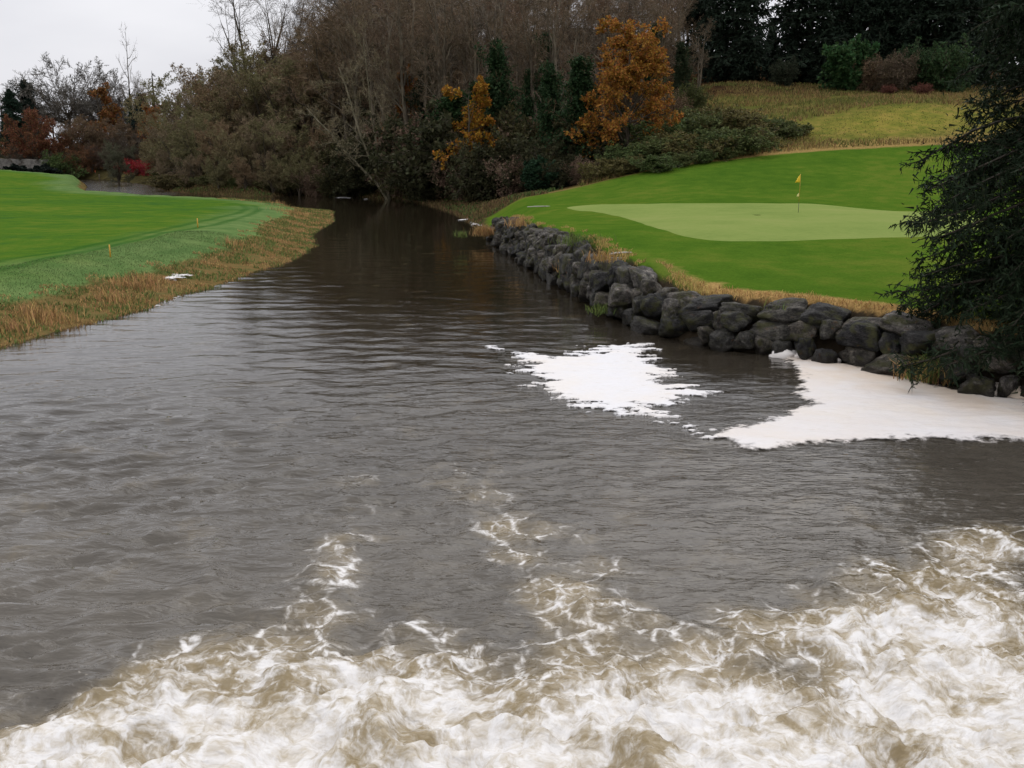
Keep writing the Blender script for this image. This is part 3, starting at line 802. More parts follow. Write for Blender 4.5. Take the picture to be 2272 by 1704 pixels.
def grow(P, R, nch, g, t0=.25, t1=1.0, ang=(30, 65), lenr=.5, radr=.6, n=4, up=0.0, wob=.15, lt=.5, lv=(.7, 1.25), flat=0.0):
    B, m, _ = P.shape
    idx = np.repeat(np.arange(B), nch); N_ = len(idx)
    t = (t0 + (t1 - t0) * (np.tile(np.arange(nch), B) + g.uniform(0, 1, N_)) / nch)
    f = np.clip(t * (m - 1), 0, m - 1.001); i = f.astype(int); fr = (f - i)[:, None]
    base = P[idx, i] * (1 - fr) + P[idx, i + 1] * fr
    tan = unit(P[idx, i + 1] - P[idx, i])
    rb = R[idx, i] * (1 - fr[:, 0]) + R[idx, i + 1] * fr[:, 0]
    Lc = lenr * plen(P)[idx] * (1 - lt * t) * g.uniform(*lv, N_)
    v = g.normal(size=(N_, 3)); v[:, 2] *= (1 - flat)
    perp = unit(v - (v * tan).sum(1, keepdims=True) * tan)
    a = np.radians(g.uniform(*ang, N_))[:, None]
    d = np.cos(a) * tan + np.sin(a) * perp
    pts = [base]
    for k in range(n - 1):
        d = d + wob * g.normal(size=(N_, 3)); d[:, 2] += up
        d = unit(d)
        pts.append(pts[-1] + d * (Lc / (n - 1))[:, None])
    PP = np.stack(pts, 1)
    r0 = np.maximum(rb * radr, 0.004)
    RR = r0[:, None] * np.linspace(1, .3, n)[None]
    return PP, RR

def stem(H, r0, n=9, lean=(0, 0), wob=.02, g=None, base=(0, 0, 0), tip=.12):
    z = np.linspace(0, 1, n)
    x = lean[0] * z ** 1.4 * H; y = lean[1] * z ** 1.4 * H
    P = np.stack([x, y, z * H], -1) + np.array(base)
    P[1:] += g.normal(0, wob * H / n, (n - 1, 3)) * np.array([1, 1, .2])
    R = r0 * (1 - z) ** .8 + r0 * tip
    R[0] *= 1.35
    return P[None], R[None]

class Parts:
    def __init__(s): s.v, s.q, s.m, s.n, s.t, s.tm = [], [], [], 0, [], []
    def add_tris(s, vq, mi=0):
        v, q = vq
        s.v.append(v); s.t.append(q + s.n); s.tm.append(np.full(len(q), mi)); s.n += len(v)
    def add(s, vq, mi=0):
        v, q = vq
        s.v.append(v); s.q.append(q + s.n); s.m.append(np.full(len(q), mi)); s.n += len(v)
    def mesh(s, name, mats):
        return mesh_np(name, np.concatenate(s.v), np.concatenate(s.q), np.concatenate(s.t) if s.t else None, mats=mats, midx=np.concatenate(s.m + s.tm))

def zmax(me):
    a = np.empty(len(me.vertices) * 3, np.float32); me.vertices.foreach_get('co', a)
    return float(np.percentile(a.reshape(-1, 3)[:, 2], 99.8))

class Proto:
    def __init__(s, trunk, crown, extra=()):
        s.trunk, s.crown, s.extra = trunk, crown, extra
        s.h = max([zmax(m) for m in [trunk, crown] if m is not None])

def along(P, n, g, t0=.2):
    B, m, _ = P.shape
    idx = np.repeat(np.arange(B), n); t = g.uniform(t0, 1, len(idx)) * (m - 1.001)
    i = t.astype(int); fr = (t - i)[:, None]
    return P[idx, i] * (1 - fr) + P[idx, i + 1] * fr, unit(P[idx, i + 1] - P[idx, i])

def bare_tree(seed, H=18, r0=.35, limbs=13, ang=(35, 70), lenr=.5, up=.10, t0=.25, tw=(9, 7, 5), twig_w=.028, leaf=0, leaf_size=.2, bark=None, lt=.45, stems=1, spread=0.0, l2=.5, l3=.5, wob=.14, twl=.55, droop=0.0, leafmat=None, frac=1.0, lv1=(.7, 1.25)):
    g = np.random.default_rng(seed)
    tr_, cr = Parts(), Parts()
    Ps, Rs = [], []
    for k in range(stems):
        a = 2 * np.pi * k / max(stems, 1) + g.uniform(-.4, .4)
        sp = spread * g.uniform(.5, 1.1)
        P, R = stem(H * g.uniform(.8, 1.0) if stems > 1 else H * frac, r0, 9, (math.cos(a) * sp, math.sin(a) * sp), .05, g)
        Ps.append(P); Rs.append(R)
    P, R = np.concatenate(Ps), np.concatenate(Rs)
    tr_.add(tubes(P, R, 7))
    P1, R1 = grow(P, R, max(limbs // stems, 3), g, t0, 1.0, ang, lenr, .55, 6, up, wob, lt, lv1)
    tr_.add(tubes(P1, R1, 5))
    P2, R2 = grow(P1, R1, tw[0], g, .2, 1.0, (25, 65), l2, .5, 5, up * .5 - droop * .4, wob, .4)
    tr_.add(tubes(P2, R2, 3))
    P3, R3 = grow(P2, R2, tw[1], g, .12, 1.0, (25, 65), l3, .5, 4, up * .3 - droop, wob, .4)
    cr.add(ribbons(P3, twig_w * 1.3, g), 0)
    P4, R4 = grow(P3, R3, tw[2], g, .1, 1.0, (20, 60), twl, .5, 3, -droop, .2, .3)
    cr.add(ribbons(P4, twig_w, g), 0)
    if leaf:
        pts, d = along(P4, leaf, g)
        pts = pts + g.normal(0, .06, pts.shape)
        cr.add(leaves(pts, leaf_size, g, .65, .2, d), 1)
    trunk = tr_.mesh('trunk', [bark or M_BARK])
    crown = cr.mesh('crown', [M_TWIG_DARK if leaf > 2 else M_TWIG, leafmat or M_LEAF])
    return Proto(trunk, crown)

def shrub(seed, H=3.0, rad=2.2, stems=9, leaf=6, leaf_size=.16, tw=(7, 6), up=.06, twig_w=.025, dome=True, n3=4):
    g = np.random.default_rng(seed)
    tr_, cr = Parts(), Parts()
    Ps, Rs = [], []
    for k in range(stems):
        a = g.uniform(0, 2 * np.pi); sp = math.sqrt(g.uniform(0.02, 1)) * rad / H
        hh = H * (1 - .45 * (sp * H / rad) ** 2) * g.uniform(.8, 1) * .8
        P, R = stem(hh, .03 * H / 3 + .01, 7, (math.cos(a) * sp * H / hh, math.sin(a) * sp * H / hh), .06, g)
        Ps.append(P); Rs.append(R)
    P, R = np.concatenate(Ps), np.concatenate(Rs)
    tr_.add(tubes(P, R, 4))
    P1, R1 = grow(P, R, tw[0], g, .08, 1, (30, 75), .5, .6, 5, up, .2, .3)
    tr_.add(tubes(P1, R1, 3))
    P2, R2 = grow(P1, R1, tw[1], g, .1, 1, (25, 70), .55, .6, 4, up * .5, .2, .3)
    cr.add(ribbons(P2, twig_w, g), 0)
    P3, R3 = grow(P2, R2, n3, g, .1, 1, (25, 70), .5, .6, 3, 0, .2, .3)
    cr.add(ribbons(P3, twig_w * .8, g), 0)
    if leaf:
        pts, d = along(P3, leaf, g)
        pts = pts + g.normal(0, .04, pts.shape)
        cr.add(leaves(pts, leaf_size, g, .7, .1, d), 1)
    return Proto(tr_.mesh('stems', [M_BARK]), cr.mesh('foliage', [M_TWIG_DARK if leaf > 2 else M_TWIG, M_LEAF]))

def conifer(seed, H=22, rad=4.5, z0=1.0, n1=130, n2=14, n3=5, spray=.5, spray_w=.16, droop=.12, power=.75, bark=None, lowfull=.6, fan=(35, 75), n2len=.42, r0=.45, low=.9):
    g = np.random.default_rng(seed)
    tr_, cr = Parts(), Parts()
    P, R = stem(H, r0, 12, (0, 0), .015, g, tip=.05)
    tr_.add(tubes(P, R, 8))
    t = np.sort(g.uniform(0, 1, n1) ** low); z = z0 + t * (H - z0 - .3)
    prof = rad * np.where(t < .25, lowfull + (1 - lowfull) * t / .25, ((1 - t) / .75) ** power) + .25
    ln = prof * g.uniform(.72, 1.12, n1)
    a = g.uniform(0, 2 * np.pi, n1) + np.arange(n1) * 2.4
    d = np.stack([np.cos(a), np.sin(a), .18 - .25 * (1 - t) + .1 * g.normal(size=n1)], -1)
    pts = [np.stack([np.zeros(n1), np.zeros(n1), z], -1)]
    n = 7
    for k in range(n - 1):
        d = d + .07 * g.normal(size=d.shape); d[:, 2] += -droop + (2.0 * droop * (k / n) ** 2 if k > 3 else 0); d = unit(d)
        pts.append(pts[-1] + d * (ln / (n - 1))[:, None])
    P1 = np.stack(pts, 1); R1 = (.012 + .011 * ln)[:, None] * np.linspace(1, .2, n)[None]
    tr_.add(tubes(P1, R1, 4))
    P2, R2 = grow(P1, R1, n2, g, .12, 1.0, fan, n2len, .5, 5, -droop * .6, .12, .55, flat=.75)
    cr.add(ribbons(P2, .03, g), 0)
    P3, R3 = grow(P2, R2, n3, g, .05, 1.0, (30, 70), spray, .5, 3, -droop, .15, .4, flat=.4)
    cr.add(ribbons(P3, spray_w, g), 1)
    cr.add(ribbons(P2, spray_w * 1.2, g), 1)
    return P1, P2, P3, tr_, cr, g

def conifer_proto(seed, bark=None, leafn=0, leaf_size=.3, **kw):
    P1, P2, P3, tr_, cr, g = conifer(seed, **kw)
    if leafn:
        pts, d = along(P3, leafn, g, 0.0)
        cr.add(leaves(pts, leaf_size, g, .35, .25, d), 1)
    return Proto(tr_.mesh('trunk', [bark or M_BARK_DARK]), cr.mesh('crown', [M_TWIG_DARK, M_NEEDLE]))

def ivy_tree(seed, H=16, r0=.3, rad=1.3, n=9000, top=.8, bare=True):
    g = np.random.default_rng(seed)
    tr_, cr, iv = Parts(), Parts(), Parts()
    P, R = stem(H, r0, 12, (g.uniform(-.05, .05), g.uniform(-.05, .05)), .04, g)
    tr_.add(tubes(P, R, 7))
    P1, R1 = grow(P, R, 16, g, .25, 1, (35, 70), .3, .5, 5, .08, .15, .6)
    tr_.add(tubes(P1, R1, 4))
    P2, R2 = grow(P1, R1, 8, g, .2, 1, (25, 60), .5, .5, 4, .03, .15, .4)
    cr.add(ribbons(P2, .05, g), 0)
    P3, R3 = grow(P2, R2, 6, g, .1, 1, (25, 60), .5, .5, 3, 0, .15, .4)
    cr.add(ribbons(P3, .03, g), 0)
    t = g.uniform(0, top, n) ** .85
    f = np.clip(t * 11, 0, 10.99); i = f.astype(int); fr = (f - i)[:, None]
    c = P[0, i] * (1 - fr) + P[0, i + 1] * fr
    a = g.uniform(0, 2 * np.pi, n)
    prof = rad * (1.1 - .9 * (t / top) ** 1.6) * (.75 + 1.1 * np.clip(fbm(a * 1.3 + seed, t * H * .5, 4, .65), -.6, .9))
    rr = prof * np.sqrt(g.uniform(.1, 1, n)) * np.where(g.random(n) < .12, 1.35, 1.0)
    pts = c + np.stack([np.cos(a) * rr, np.sin(a) * rr, g.normal(0, .2, n)], -1)
    dirs = np.stack([np.cos(a), np.sin(a), np.full(n, -.3)], -1)
    iv.add(leaves(pts, .26, g, .8, .3, dirs))
    # ivy on the lower limbs
    pts, d = along(P1, 260, g, 0.0)
    keep = (pts[:, 2] < top * H)
    pts = pts[keep] + g.normal(0, .26, (keep.sum(), 3))
    iv.add(leaves(pts, .24, g, .8, .3))
    return Proto(tr_.mesh('trunk', [M_BARK]), cr.mesh('crown', [M_TWIG, M_LEAF]), [('ivy', iv.mesh('ivy', [M_LEAF]))])

def place(name, pr, px, Y, top_py, label, cat, group=None, twig=(.11, .085, .06), leafc=None, wide=1.0, rot=None, base_z=None, extra_c=(.026, .050, .020), part_names=('trunk', 'crown'), x=None):
    p = at_y(px, 331, Y)
    xx = p[0] if x is None else x
    z = hz(xx, Y) if base_z is None else base_z
    z = max(z, -0.2)
    topz = at_y(px, top_py, Y)[2]
    s = max(topz - z, 0.3) / pr.h
    root = bpy.data.objects.new(name, None); C.objects.link(root)
    root.location = (xx, Y, z - 0.05)
    root.rotation_euler = (0, 0, rng.uniform(0, 6.28) if rot is None else rot)
    root.scale = (s * wide, s * wide, s)
    root.empty_display_size = 0.5
    tag(root, label, cat, group)
    if pr.trunk: link(part_names[0], pr.trunk, root)
    link(part_names[1], pr.crown, root, color=leafc or twig)
    for nme, me in pr.extra:
        link(nme, me, root, color=extra_c)
    return root

_ORD = ['first', 'second', 'third', 'fourth', 'fifth', 'sixth', 'seventh', 'eighth', 'ninth', 'tenth', 'eleventh', 'twelfth', 'thirteenth', 'fourteenth', 'fifteenth', 'sixteenth', 'seventeenth', 'eighteenth', 'nineteenth', 'twentieth', 'twenty-first', 'twenty-second', 'twenty-third', 'twenty-fourth', 'twenty-fifth', 'twenty-sixth', 'twenty-seventh']
def nth(px, all_px):                         # 'third', counted from the left
    return _ORD[sorted(all_px).index(px)]

# ------------------------------------------------------------------ kinds of trees and shrubs
BARE_A = bare_tree(1, 18, .30, 16, (35, 75), .52, .10, .20, (10, 9, 6), .034)
BARE_B = bare_tree(2, 20, .30, 17, (20, 48), .50, .16, .18, (10, 9, 6), .034, lt=.5)
BARE_C = bare_tree(3, 19, .26, 18, (25, 60), .42, .12, .12, (9, 9, 7), .034)
TALL_A = bare_tree(21, 24, .36, 13, (25, 55), .34, .14, .42, (9, 8, 5), .03, bark=M_BARK_MID)
TALL_B = bare_tree(22, 24, .32, 14, (20, 50), .36, .12, .35, (9, 8, 5), .03, stems=2, spread=.14, bark=M_BARK_MID)
DOME = bare_tree(4, 17, .42, 34, (20, 92), 1.05, .03, .72, (9, 9, 6), twig_w=.06, lt=.0, frac=.48, wob=.09, l2=.36, l3=.42, lv1=(.9, 1.06))
VASE = bare_tree(5, 24, .26, 18, (18, 42), .46, .05, .22, (8, 6, 5), twig_w=.028, lt=.45, stems=3, spread=.20, droop=.06, l3=.62)
WILLOW_A = bare_tree(6, 9, .16, 30, (25, 75), .55, .05, .06, (8, 8, 6), .028, leaf=2, leaf_size=.17, stems=6, spread=.50, lt=.3)
WILLOW_B = bare_tree(7, 9, .16, 32, (25, 75), .50, .08, .05, (8, 8, 6), .028, leaf=2, leaf_size=.15, stems=8, spread=.42, lt=.35)
BEECH = bare_tree(8, 14, .28, 32, (40, 80), .46, .04, .10, (8, 7, 4), .02, leaf=7, leaf_size=.22, lt=.5)
BEECH_THIN = bare_tree(9, 12, .18, 16, (45, 85), .40, .0, .15, (6, 5, 3), .02, leaf=5, leaf_size=.30, lt=.5)
ROUND = bare_tree(10, 9, .2, 30, (30, 80), .60, .06, .08, (8, 7, 4), .02, leaf=4, leaf_size=.22, stems=5, spread=.40, lt=.25)
IVY_A = ivy_tree(11, 17, .28, 1.9, 15000, .90)
IVY_B = ivy_tree(12, 14, .26, 2.3, 16000, .95)
SPIRE_IVY = ivy_tree(13, 22, .36, 1.5, 8000, .52)
CON_A = conifer_proto(14, H=24, rad=6.2, z0=.4, n1=210, n2=16, n3=5, spray_w=.24, leafn=1, leaf_size=.46, power=.55, lowfull=.75)
CON_B = conifer_proto(15, H=22, rad=5.0, z0=.3, n1=200, n2=14, n3=5, spray_w=.24, droop=.16, leafn=1, leaf_size=.46, power=.6, lowfull=.8)
LARCH = conifer_proto(16, H=16, rad=3.2, z0=5, n1=46, n2=8, n3=3, spray_w=.07, droop=.10)
SHRUB_A = shrub(17, 3.0, 2.4, 13, 7, .12, (8, 7))
SHRUB_B = shrub(18, 2.6, 2.6, 15, 7, .13, (8, 6), up=.02)
SHRUB_BARE = shrub(19, 3.2, 2.2, 16, 1, .12, (8, 8), n3=6)
HOLLY = shrub(20, 4.0, 1.9, 12, 9, .22, (9, 7), up=.08)

BROWN, GREY, OLIVE, RUSSET = (.135, .092, .056), (.130, .108, .082), (.130, .108, .052), (.160, .082, .042)
SH = ('stems', 'foliage')

# far bank beyond the fairway
fl = 'trees beyond the far end of the fairway'
place('evergreen_tree', CON_B, 34, 226, 198, 'dark green pyramidal evergreen at the far left edge behind the rust round tree', 'tree', fl, leafc=(.018, .034, .022), wide=1.15)
place('evergreen_tree', CON_B, -30, 230, 230, 'dark evergreen cut by the left edge of the picture', 'tree', fl, leafc=(.02, .034, .022), wide=1.3)
place('bare_tree', BARE_A, 12, 246, 170, 'pale bare tree above the pyramidal evergreen at the left edge', 'tree', fl, twig=GREY)
place('ivy_clad_tree', IVY_A, 74, 236, 152, 'bare small-headed tree with dark ivy-wrapped trunk and crooked arms', 'tree', fl, twig=GREY, extra_c=(.022, .034, .026), wide=1.25)
place('bare_tree', DOME, 160, 240, 124, 'largest round-crowned leafless tree on the far left skyline', 'tree', fl, twig=(.12, .11, .095), wide=.95)
place('bare_tree', BARE_A, 122, 236, 182, 'lower bare tree filling in at the big dome tree left side', 'tree', fl, twig=GREY)
place('bare_tree', DOME, 236, 246, 154, 'smaller leafless dome tree beside the largest round-crowned tree', 'tree', fl, twig=(.13, .115, .10), wide=.75, rot=1.0)
place('bare_tree', DOME, 266, 250, 182, 'low leafless dome tree just before the tall bare spire', 'tree', fl, twig=(.13, .115, .10), wide=.8, rot=2.0)
place('amber_tree', BEECH_THIN, 226, 234, 186, 'thin tree with amber leaves below the smaller dome tree', 'tree', fl, leafc=(.20, .095, .032))
place('spire_tree', SPIRE_IVY, 295, 228, 48, 'very tall bare spire tree with forked top and ivy-clad base', 'tree', fl, twig=GREY, wide=.42, extra_c=(.020, .036, .024))
place('evergreen_tree', CON_B, 322, 224, 208, 'dark evergreen leaning on the foot of the tall bare spire', 'tree', fl, leafc=(.016, .026, .022), wide=1.1)
place('bare_tree', BARE_B, 322, 240, 158, 'slender bare tree between the spire and the drooping larch', 'tree', fl, twig=GREY, wide=.6)
place('larch_tree', LARCH, 350, 242, 156, 'thin drooping larch against the sky', 'tree', fl, leafc=(.05, .05, .038))
place('orange_tree', BEECH, 352, 218, 226, 'orange-brown leafy tree half hidden by the willows', 'tree', fl, leafc=(.26, .105, .030), wide=1.0)
place('rust_tree', ROUND, 84, 216, 243, 'broad rust-red round-topped tree behind the fairway', 'tree', fl, leafc=(.16, .068, .036), wide=.92)
SCRUB = [(10, 222, 300, OLIVE), (150, 226, 262, BROWN), (185, 222, 270, RUSSET), (215, 220, 262, BROWN), (245, 222, 255, BROWN), (275, 219, 268, BROWN), (300, 215, 290, (.10, .08, .06)), (200, 214, 320, RUSSET), (235, 213, 315, (.09, .06, .045)), (265, 210, 320, (.09, .075, .05)), (165, 213, 330, RUSSET), (50, 213, 325, (.09, .07, .05)), (110, 213, 330, (.075, .065, .045)), (330, 212, 300, BROWN), (0, 213, 335, (.06, .06, .04)), (345, 204, 320, OLIVE)]
for i, (px, Y, top, tw_) in enumerate(SCRUB):
    place('scrub_tree', (WILLOW_A, WILLOW_B)[i % 2], px, Y, top, nth(px, [q_[0] for q_ in SCRUB]) + ' scrub tree from the left in the brown thicket beyond the fairway', 'tree', 'scrub thicket beyond the fairway', twig=tw_, wide=1.15)
place('green_bush', SHRUB_A, 130, 211, 338, 'light green bush at the fairway end below the rust tree', 'bush', leafc=(.075, .11, .035), wide=1.0, part_names=SH)
place('dogwood_bush', SHRUB_BARE, 300, 196, 352, 'crimson dogwood bush on the far river bank', 'bush', 'crimson dogwoods', twig=(.26, .018, .022), wide=1.5, part_names=SH)
place('dogwood_bush', SHRUB_BARE, 335, 193, 350, 'second crimson dogwood bush beside the willows', 'bush', 'crimson dogwoods', twig=(.24, .020, .022), wide=1.3, part_names=SH)
q = hit(262, 417)
place('riverside_tree', WILLOW_B, 258, q[1] + 1, 312, 'small grey-green riverside tree standing at the fairway corner', 'tree', twig=(.105, .105, .065), wide=.85)
for px, Y in ((38, 207), (86, 207)):
    place('dark_bush', HOLLY, px, Y, 366, ('left' if px < 60 else 'right') + ' one of two dark bushes before the old wall', 'bush', 'dark bushes before the old wall', leafc=(.012, .018, .014), wide=2.0, part_names=SH)

# willows on the far bank of the bend
wl_ = 'willow thicket on the far bank of the bend'
WILLOWS = [(362, 176, 300), (396, 162, 255), (440, 154, 240), (490, 147, 262), (540, 142, 270), (590, 140, 255), (640, 140, 265), (690, 141, 275),
                                  (380, 188, 215), (420, 184, 185), (460, 178, 165), (505, 172, 152), (550, 168, 142), (600, 164, 128), (650, 162, 120), (700, 160, 112), (750, 160, 105),
                                  (480, 198, 148), (560, 192, 112), (620, 188, 92), (690, 184, 62), (735, 180, 60), (480, 140, 340), (540, 136, 345), (600, 136, 350), (420, 148, 340), (660, 136, 335)]
WROWS = [WILLOWS[:8], WILLOWS[8:17], WILLOWS[17:22], WILLOWS[22:]]
for i, (px, Y, top) in enumerate(WILLOWS):
    wr = 0 if i < 8 else 1 if i < 17 else 2 if i < 22 else 3
    c = [(.180, .148, .078), (.195, .148, .092), (.160, .144, .070), (.19, .132, .076)][i % 4]
    place('willow_tree', (WILLOW_A, WILLOW_B)[i % 2], px, Y, top, nth(px, [q_[0] for q_ in WROWS[wr]]) + ' willow from the left in the ' + ['front rank', 'middle rank', 'topmost rank', 'low waterside rank'][wr] + ' of the river bend thicket', 'tree', wl_, twig=c, wide=1.0)
sk = 'tall bare trees on the skyline above the willows'
for i, (px, Y, top, pr, w, rot, lab) in enumerate([(575, 182, -110, VASE, 1.15, .4, 'tall bare tree with branches sweeping left over the willows'), (632, 184, -120, VASE, .8, 2.0, 'tall bare twin-stemmed tree next along the skyline'), (672, 188, -20, BARE_B, .6, 1.0, 'thinner bare tree between the twin-stemmed tree and the wood'), (712, 182, 5, BARE_B, .6, 3.0, 'bare tree at the left shoulder of the tall wood'), (520, 190, 95, BARE_A, .7, 0, 'low bare tree peeping over the willows where the sky begins'), (755, 176, -90, BARE_A, .95, 4.0, 'bare tree forming the left edge of the tall wood')]):
    place('bare_tree', pr, px, Y, top, lab, 'tree', sk, twig=(.105, .088, .072), wide=w, rot=rot)

# hillside wood behind the river
hw = 'bare trees of the hillside wood'
k = 0
for px, Y, top in [(715, 160, 15), (742, 154, -50), (768, 150, -30), (690, 166, 45)]:
    place('bare_tree', (BARE_C, BARE_A)[k % 2], px, Y, top, ['first', 'second', 'third', 'lowest'][k] + ' warm brown bare tree rising behind the willows beside the tall wood', 'tree', 'brown trees behind the willows', twig=(.17, .118, .072), wide=1.2)
    k += 1
for row, (Y0, tops, pxs) in enumerate([(150, (-70, 30), range(780, 1500, 56)), (164, (-110, -20), range(800, 1530, 50)), (182, (-150, -60), range(790, 1560, 52)), (205, (-110, -40), range(830, 1540, 46)), (172, (-70, 10), range(810, 1540, 44)), (194, (-80, -10), range(820, 1540, 44))]):
    for px in pxs:
        Y = Y0 + rng.uniform(-5, 5)
        c = np.array([BROWN, GREY, (.150, .095, .060), (.135, .100, .062)][k % 4]) * rng.uniform(.8, 1.4)
        place('bare_tree', (BARE_A, BARE_C, BARE_B)[k % 3], px + rng.uniform(-14, 14), Y, rng.uniform(*tops), 'brown bare tree in the dense hillside wood', 'tree', hw, twig=tuple(c), wide=rng.uniform(1.0, 1.45))
        k += 1
FRONT = [(905, 132, -60), (945, 130, 20), (985, 128, -90), (1030, 128, -20), (1075, 126, -110), (1145, 124, -40), (1195, 122, -90), (880, 136, 90), (1255, 120, -30), (1335, 122, -60), (1460, 128, -30), (1500, 132, -80), (1545, 136, 40), (1420, 126, -60), (840, 140, -30), (795, 142, -80)]
for px, Y, top in FRONT:
    place('bare_tree', (TALL_A, TALL_B)[k % 2], px, Y, top, nth(px, [q_[0] for q_ in FRONT]) + ' tall bare trunk from the left along the front of the hillside wood', 'tree', 'front trees of the hillside wood', twig=(.13, .094, .06), wide=1.05)
    k += 1

for i, px in enumerate(list(range(880, 1560, 40)) + list(range(900, 1560, 48))):
    Y = (140 if i < 17 else 156) + rng.uniform(-4, 4)
    place('scrub_tree', (WILLOW_A, WILLOW_B)[i % 2], px, Y, rng.uniform(150, 270) if i < 17 else rng.uniform(60, 190), 'tangled brown understorey tree in the hillside wood', 'tree', 'understorey of the hillside wood', twig=tuple(np.array([BROWN, (.135, .095, .06), GREY, (.115, .098, .052)][i % 4])), wide=.85)

# leaning trees at the water's edge
g = np.random.default_rng(60)
tr_, cr = Parts(), Parts()
stems_ = []
for pts, r0 in (([(866, 432), (835, 405), (800, 372), (768, 338), (738, 300), (705, 268), (680, 240)], .19), ([(862, 430), (838, 390), (818, 345), (800, 300), (786, 255), (770, 200), (752, 150)], .22), ([(868, 432), (852, 395), (842, 350), (832, 300), (822, 250), (818, 190), (806, 90)], .20)):
    Yb = 124 + len(stems_) * 1.0
    P_ = np.array([at_y(px, py, Yb + 0.6 * i) for i, (px, py) in enumerate(pts)])
    stems_.append((P_, r0))
org = np.array([stems_[0][0][0][0], 124.5, hz(stems_[0][0][0][0], 124.5) - .1])
P = np.stack([a - org for a, _ in stems_]); P[:, 0, 2] = 0
R = np.stack([r0 * np.linspace(1, .3, 7) for _, r0 in stems_])
tr_.add(tubes(P, R, 7))
P1, R1 = grow(P, R, 9, g, .3, 1, (30, 70), .36, .5, 6, .06, .2, .4); tr_.add(tubes(P1, R1, 5))
P2, R2 = grow(P1, R1, 8, g, .2, 1, (25, 65), .5, .5, 5, .02, .18, .4); tr_.add(tubes(P2, R2, 3))
P3, R3 = grow(P2, R2, 7, g, .1, 1, (25, 65), .5, .5, 4, 0, .18, .4); cr.add(ribbons(P3, .04, g), 0)
P4, R4 = grow(P3, R3, 5, g, .1, 1, (25, 65), .5, .5, 3, 0, .2, .4); cr.add(ribbons(P4, .03, g), 0)
root = bpy.data.objects.new('leaning_tree', None); C.objects.link(root); root.location = org
tag(root, 'mossy pale three-stemmed tree leaning over the water at the bend', 'tree')
link('trunk', tr_.mesh('trunk', [M_BARK_PALE]), root); link('crown', cr.mesh('crown', [M_TWIG]), root, color=(.18, .15, .09))

# ivy-clad trees and coloured trees at the front of the wood
iv_ = 'ivy-clad trees at the front of the wood'
place('ivy_clad_tree', IVY_A, 1112, 116, 42, 'tallest dark ivy column in the middle of the wood', 'tree', iv_, twig=BROWN, wide=1.05)
place('ivy_clad_tree', IVY_B, 1228, 108, 100, 'ivy-clad tree just left of the twin ivy mass by the orange tree', 'tree', iv_, twig=BROWN, wide=.85)
place('ivy_clad_tree', IVY_B, 1288, 104, 88, 'broad dark ivy mass touching the orange tree', 'tree', iv_, twig=BROWN, wide=1.0, rot=2.2)
place('ivy_clad_tree', IVY_B, 992, 119, 168, 'short bushy ivy-clad tree above the water at the wood edge', 'tree', iv_, twig=BROWN, wide=1.5, rot=4.0, extra_c=(.026, .050, .018))
place('ivy_clad_tree', IVY_A, 1165, 122, 120, 'thin ivy-clad tree between the ivy column and the ivy mass', 'tree', iv_, twig=BROWN, wide=.8)
place('ivy_clad_tree', IVY_B, 1050, 124, 150, 'ivy-clad tree behind the yellow-orange leaf sprays', 'tree', iv_, twig=BROWN, wide=1.1)
place('ivy_clad_tree', IVY_A, 945, 132, 60, 'dark ivy-clad trunk behind the bushy ivy tree', 'tree', iv_, twig=BROWN, wide=.8, extra_c=(.026, .034, .018))
place('ivy_clad_tree', IVY_A, 1440, 128, 20, 'ivy-clad trunk just behind the orange tree', 'tree', iv_, twig=BROWN, wide=.9)
place('ivy_clad_tree', IVY_B, 1510, 130, 70, 'ivy-clad tree at the right end of the wood', 'tree', iv_, twig=BROWN, wide=.9, extra_c=(.030, .042, .020))
place('ivy_clad_tree', IVY_A, 830, 150, 60, 'shaded ivy trunk behind the leaning tree', 'tree', iv_, twig=BROWN, wide=.8, extra_c=(.024, .032, .018))
place('ivy_clad_tree', IVY_B, 1215, 126, 30, 'tall ivy-clad tree rising behind the twin ivy mass', 'tree', iv_, twig=BROWN, wide=.75)
place('orange_tree', BEECH, 1392, 102, 44, 'bright orange beech standing out before the wood', 'tree', leafc=(.33, .155, .034), wide=1.08)
place('yellow_tree', BEECH_THIN, 1040, 113, 172, 'thin tree with yellow-orange leaf sprays in the dark wood edge', 'tree', leafc=(.30, .15, .022), wide=1.0)
place('yellow_tree', BEECH_THIN, 905, 134, 150, 'faint russet-leaved tree in the gap behind the leaning tree', 'tree', leafc=(.20, .085, .022), wide=.8)

# undergrowth at the foot of the wood
un_ = 'undergrowth shrubs along the foot of the wood'
UNDER = [(700, 136, 360), (740, 132, 370), (790, 133, 350), (900, 126, 330), (945, 122, 320), (985, 118, 345), (1030, 113, 330), (1075, 110, 320), (1120, 107, 320), (1165, 104, 330), (1205, 102, 345), (1245, 100, 340), (1290, 98, 345), (1010, 120, 270), (1060, 118, 250), (1110, 116, 250), (1160, 114, 265), (920, 130, 260), (970, 126, 240), (1200, 110, 250), (1260, 106, 260), (820, 138, 310), (770, 140, 300), (870, 134, 280), (1330, 104, 330), (1380, 106, 320)]
for i, (px, Y, top) in enumerate(UNDER):
    pr = (SHRUB_BARE, SHRUB_A, SHRUB_B)[i % 3]
    if i % 3 == 0: kw = dict(twig=(.14, .095, .065))
    else: kw = dict(leafc=[(.034, .052, .020), (.060, .056, .024), (.045, .046, .022)][i % 3])
    place('undergrowth_shrub', pr, px, Y, top, nth(px, [q_[0] for q_ in UNDER]) + ' dark tangled shrub from the left at the foot of the wood', 'bush', un_, wide=1.0, part_names=SH, **kw)
place('holly_bush', HOLLY, 1212, 99, 352, 'glossy dark green holly at the wood edge above the lawn', 'bush', leafc=(.022, .048, .024), wide=1.2, part_names=SH)

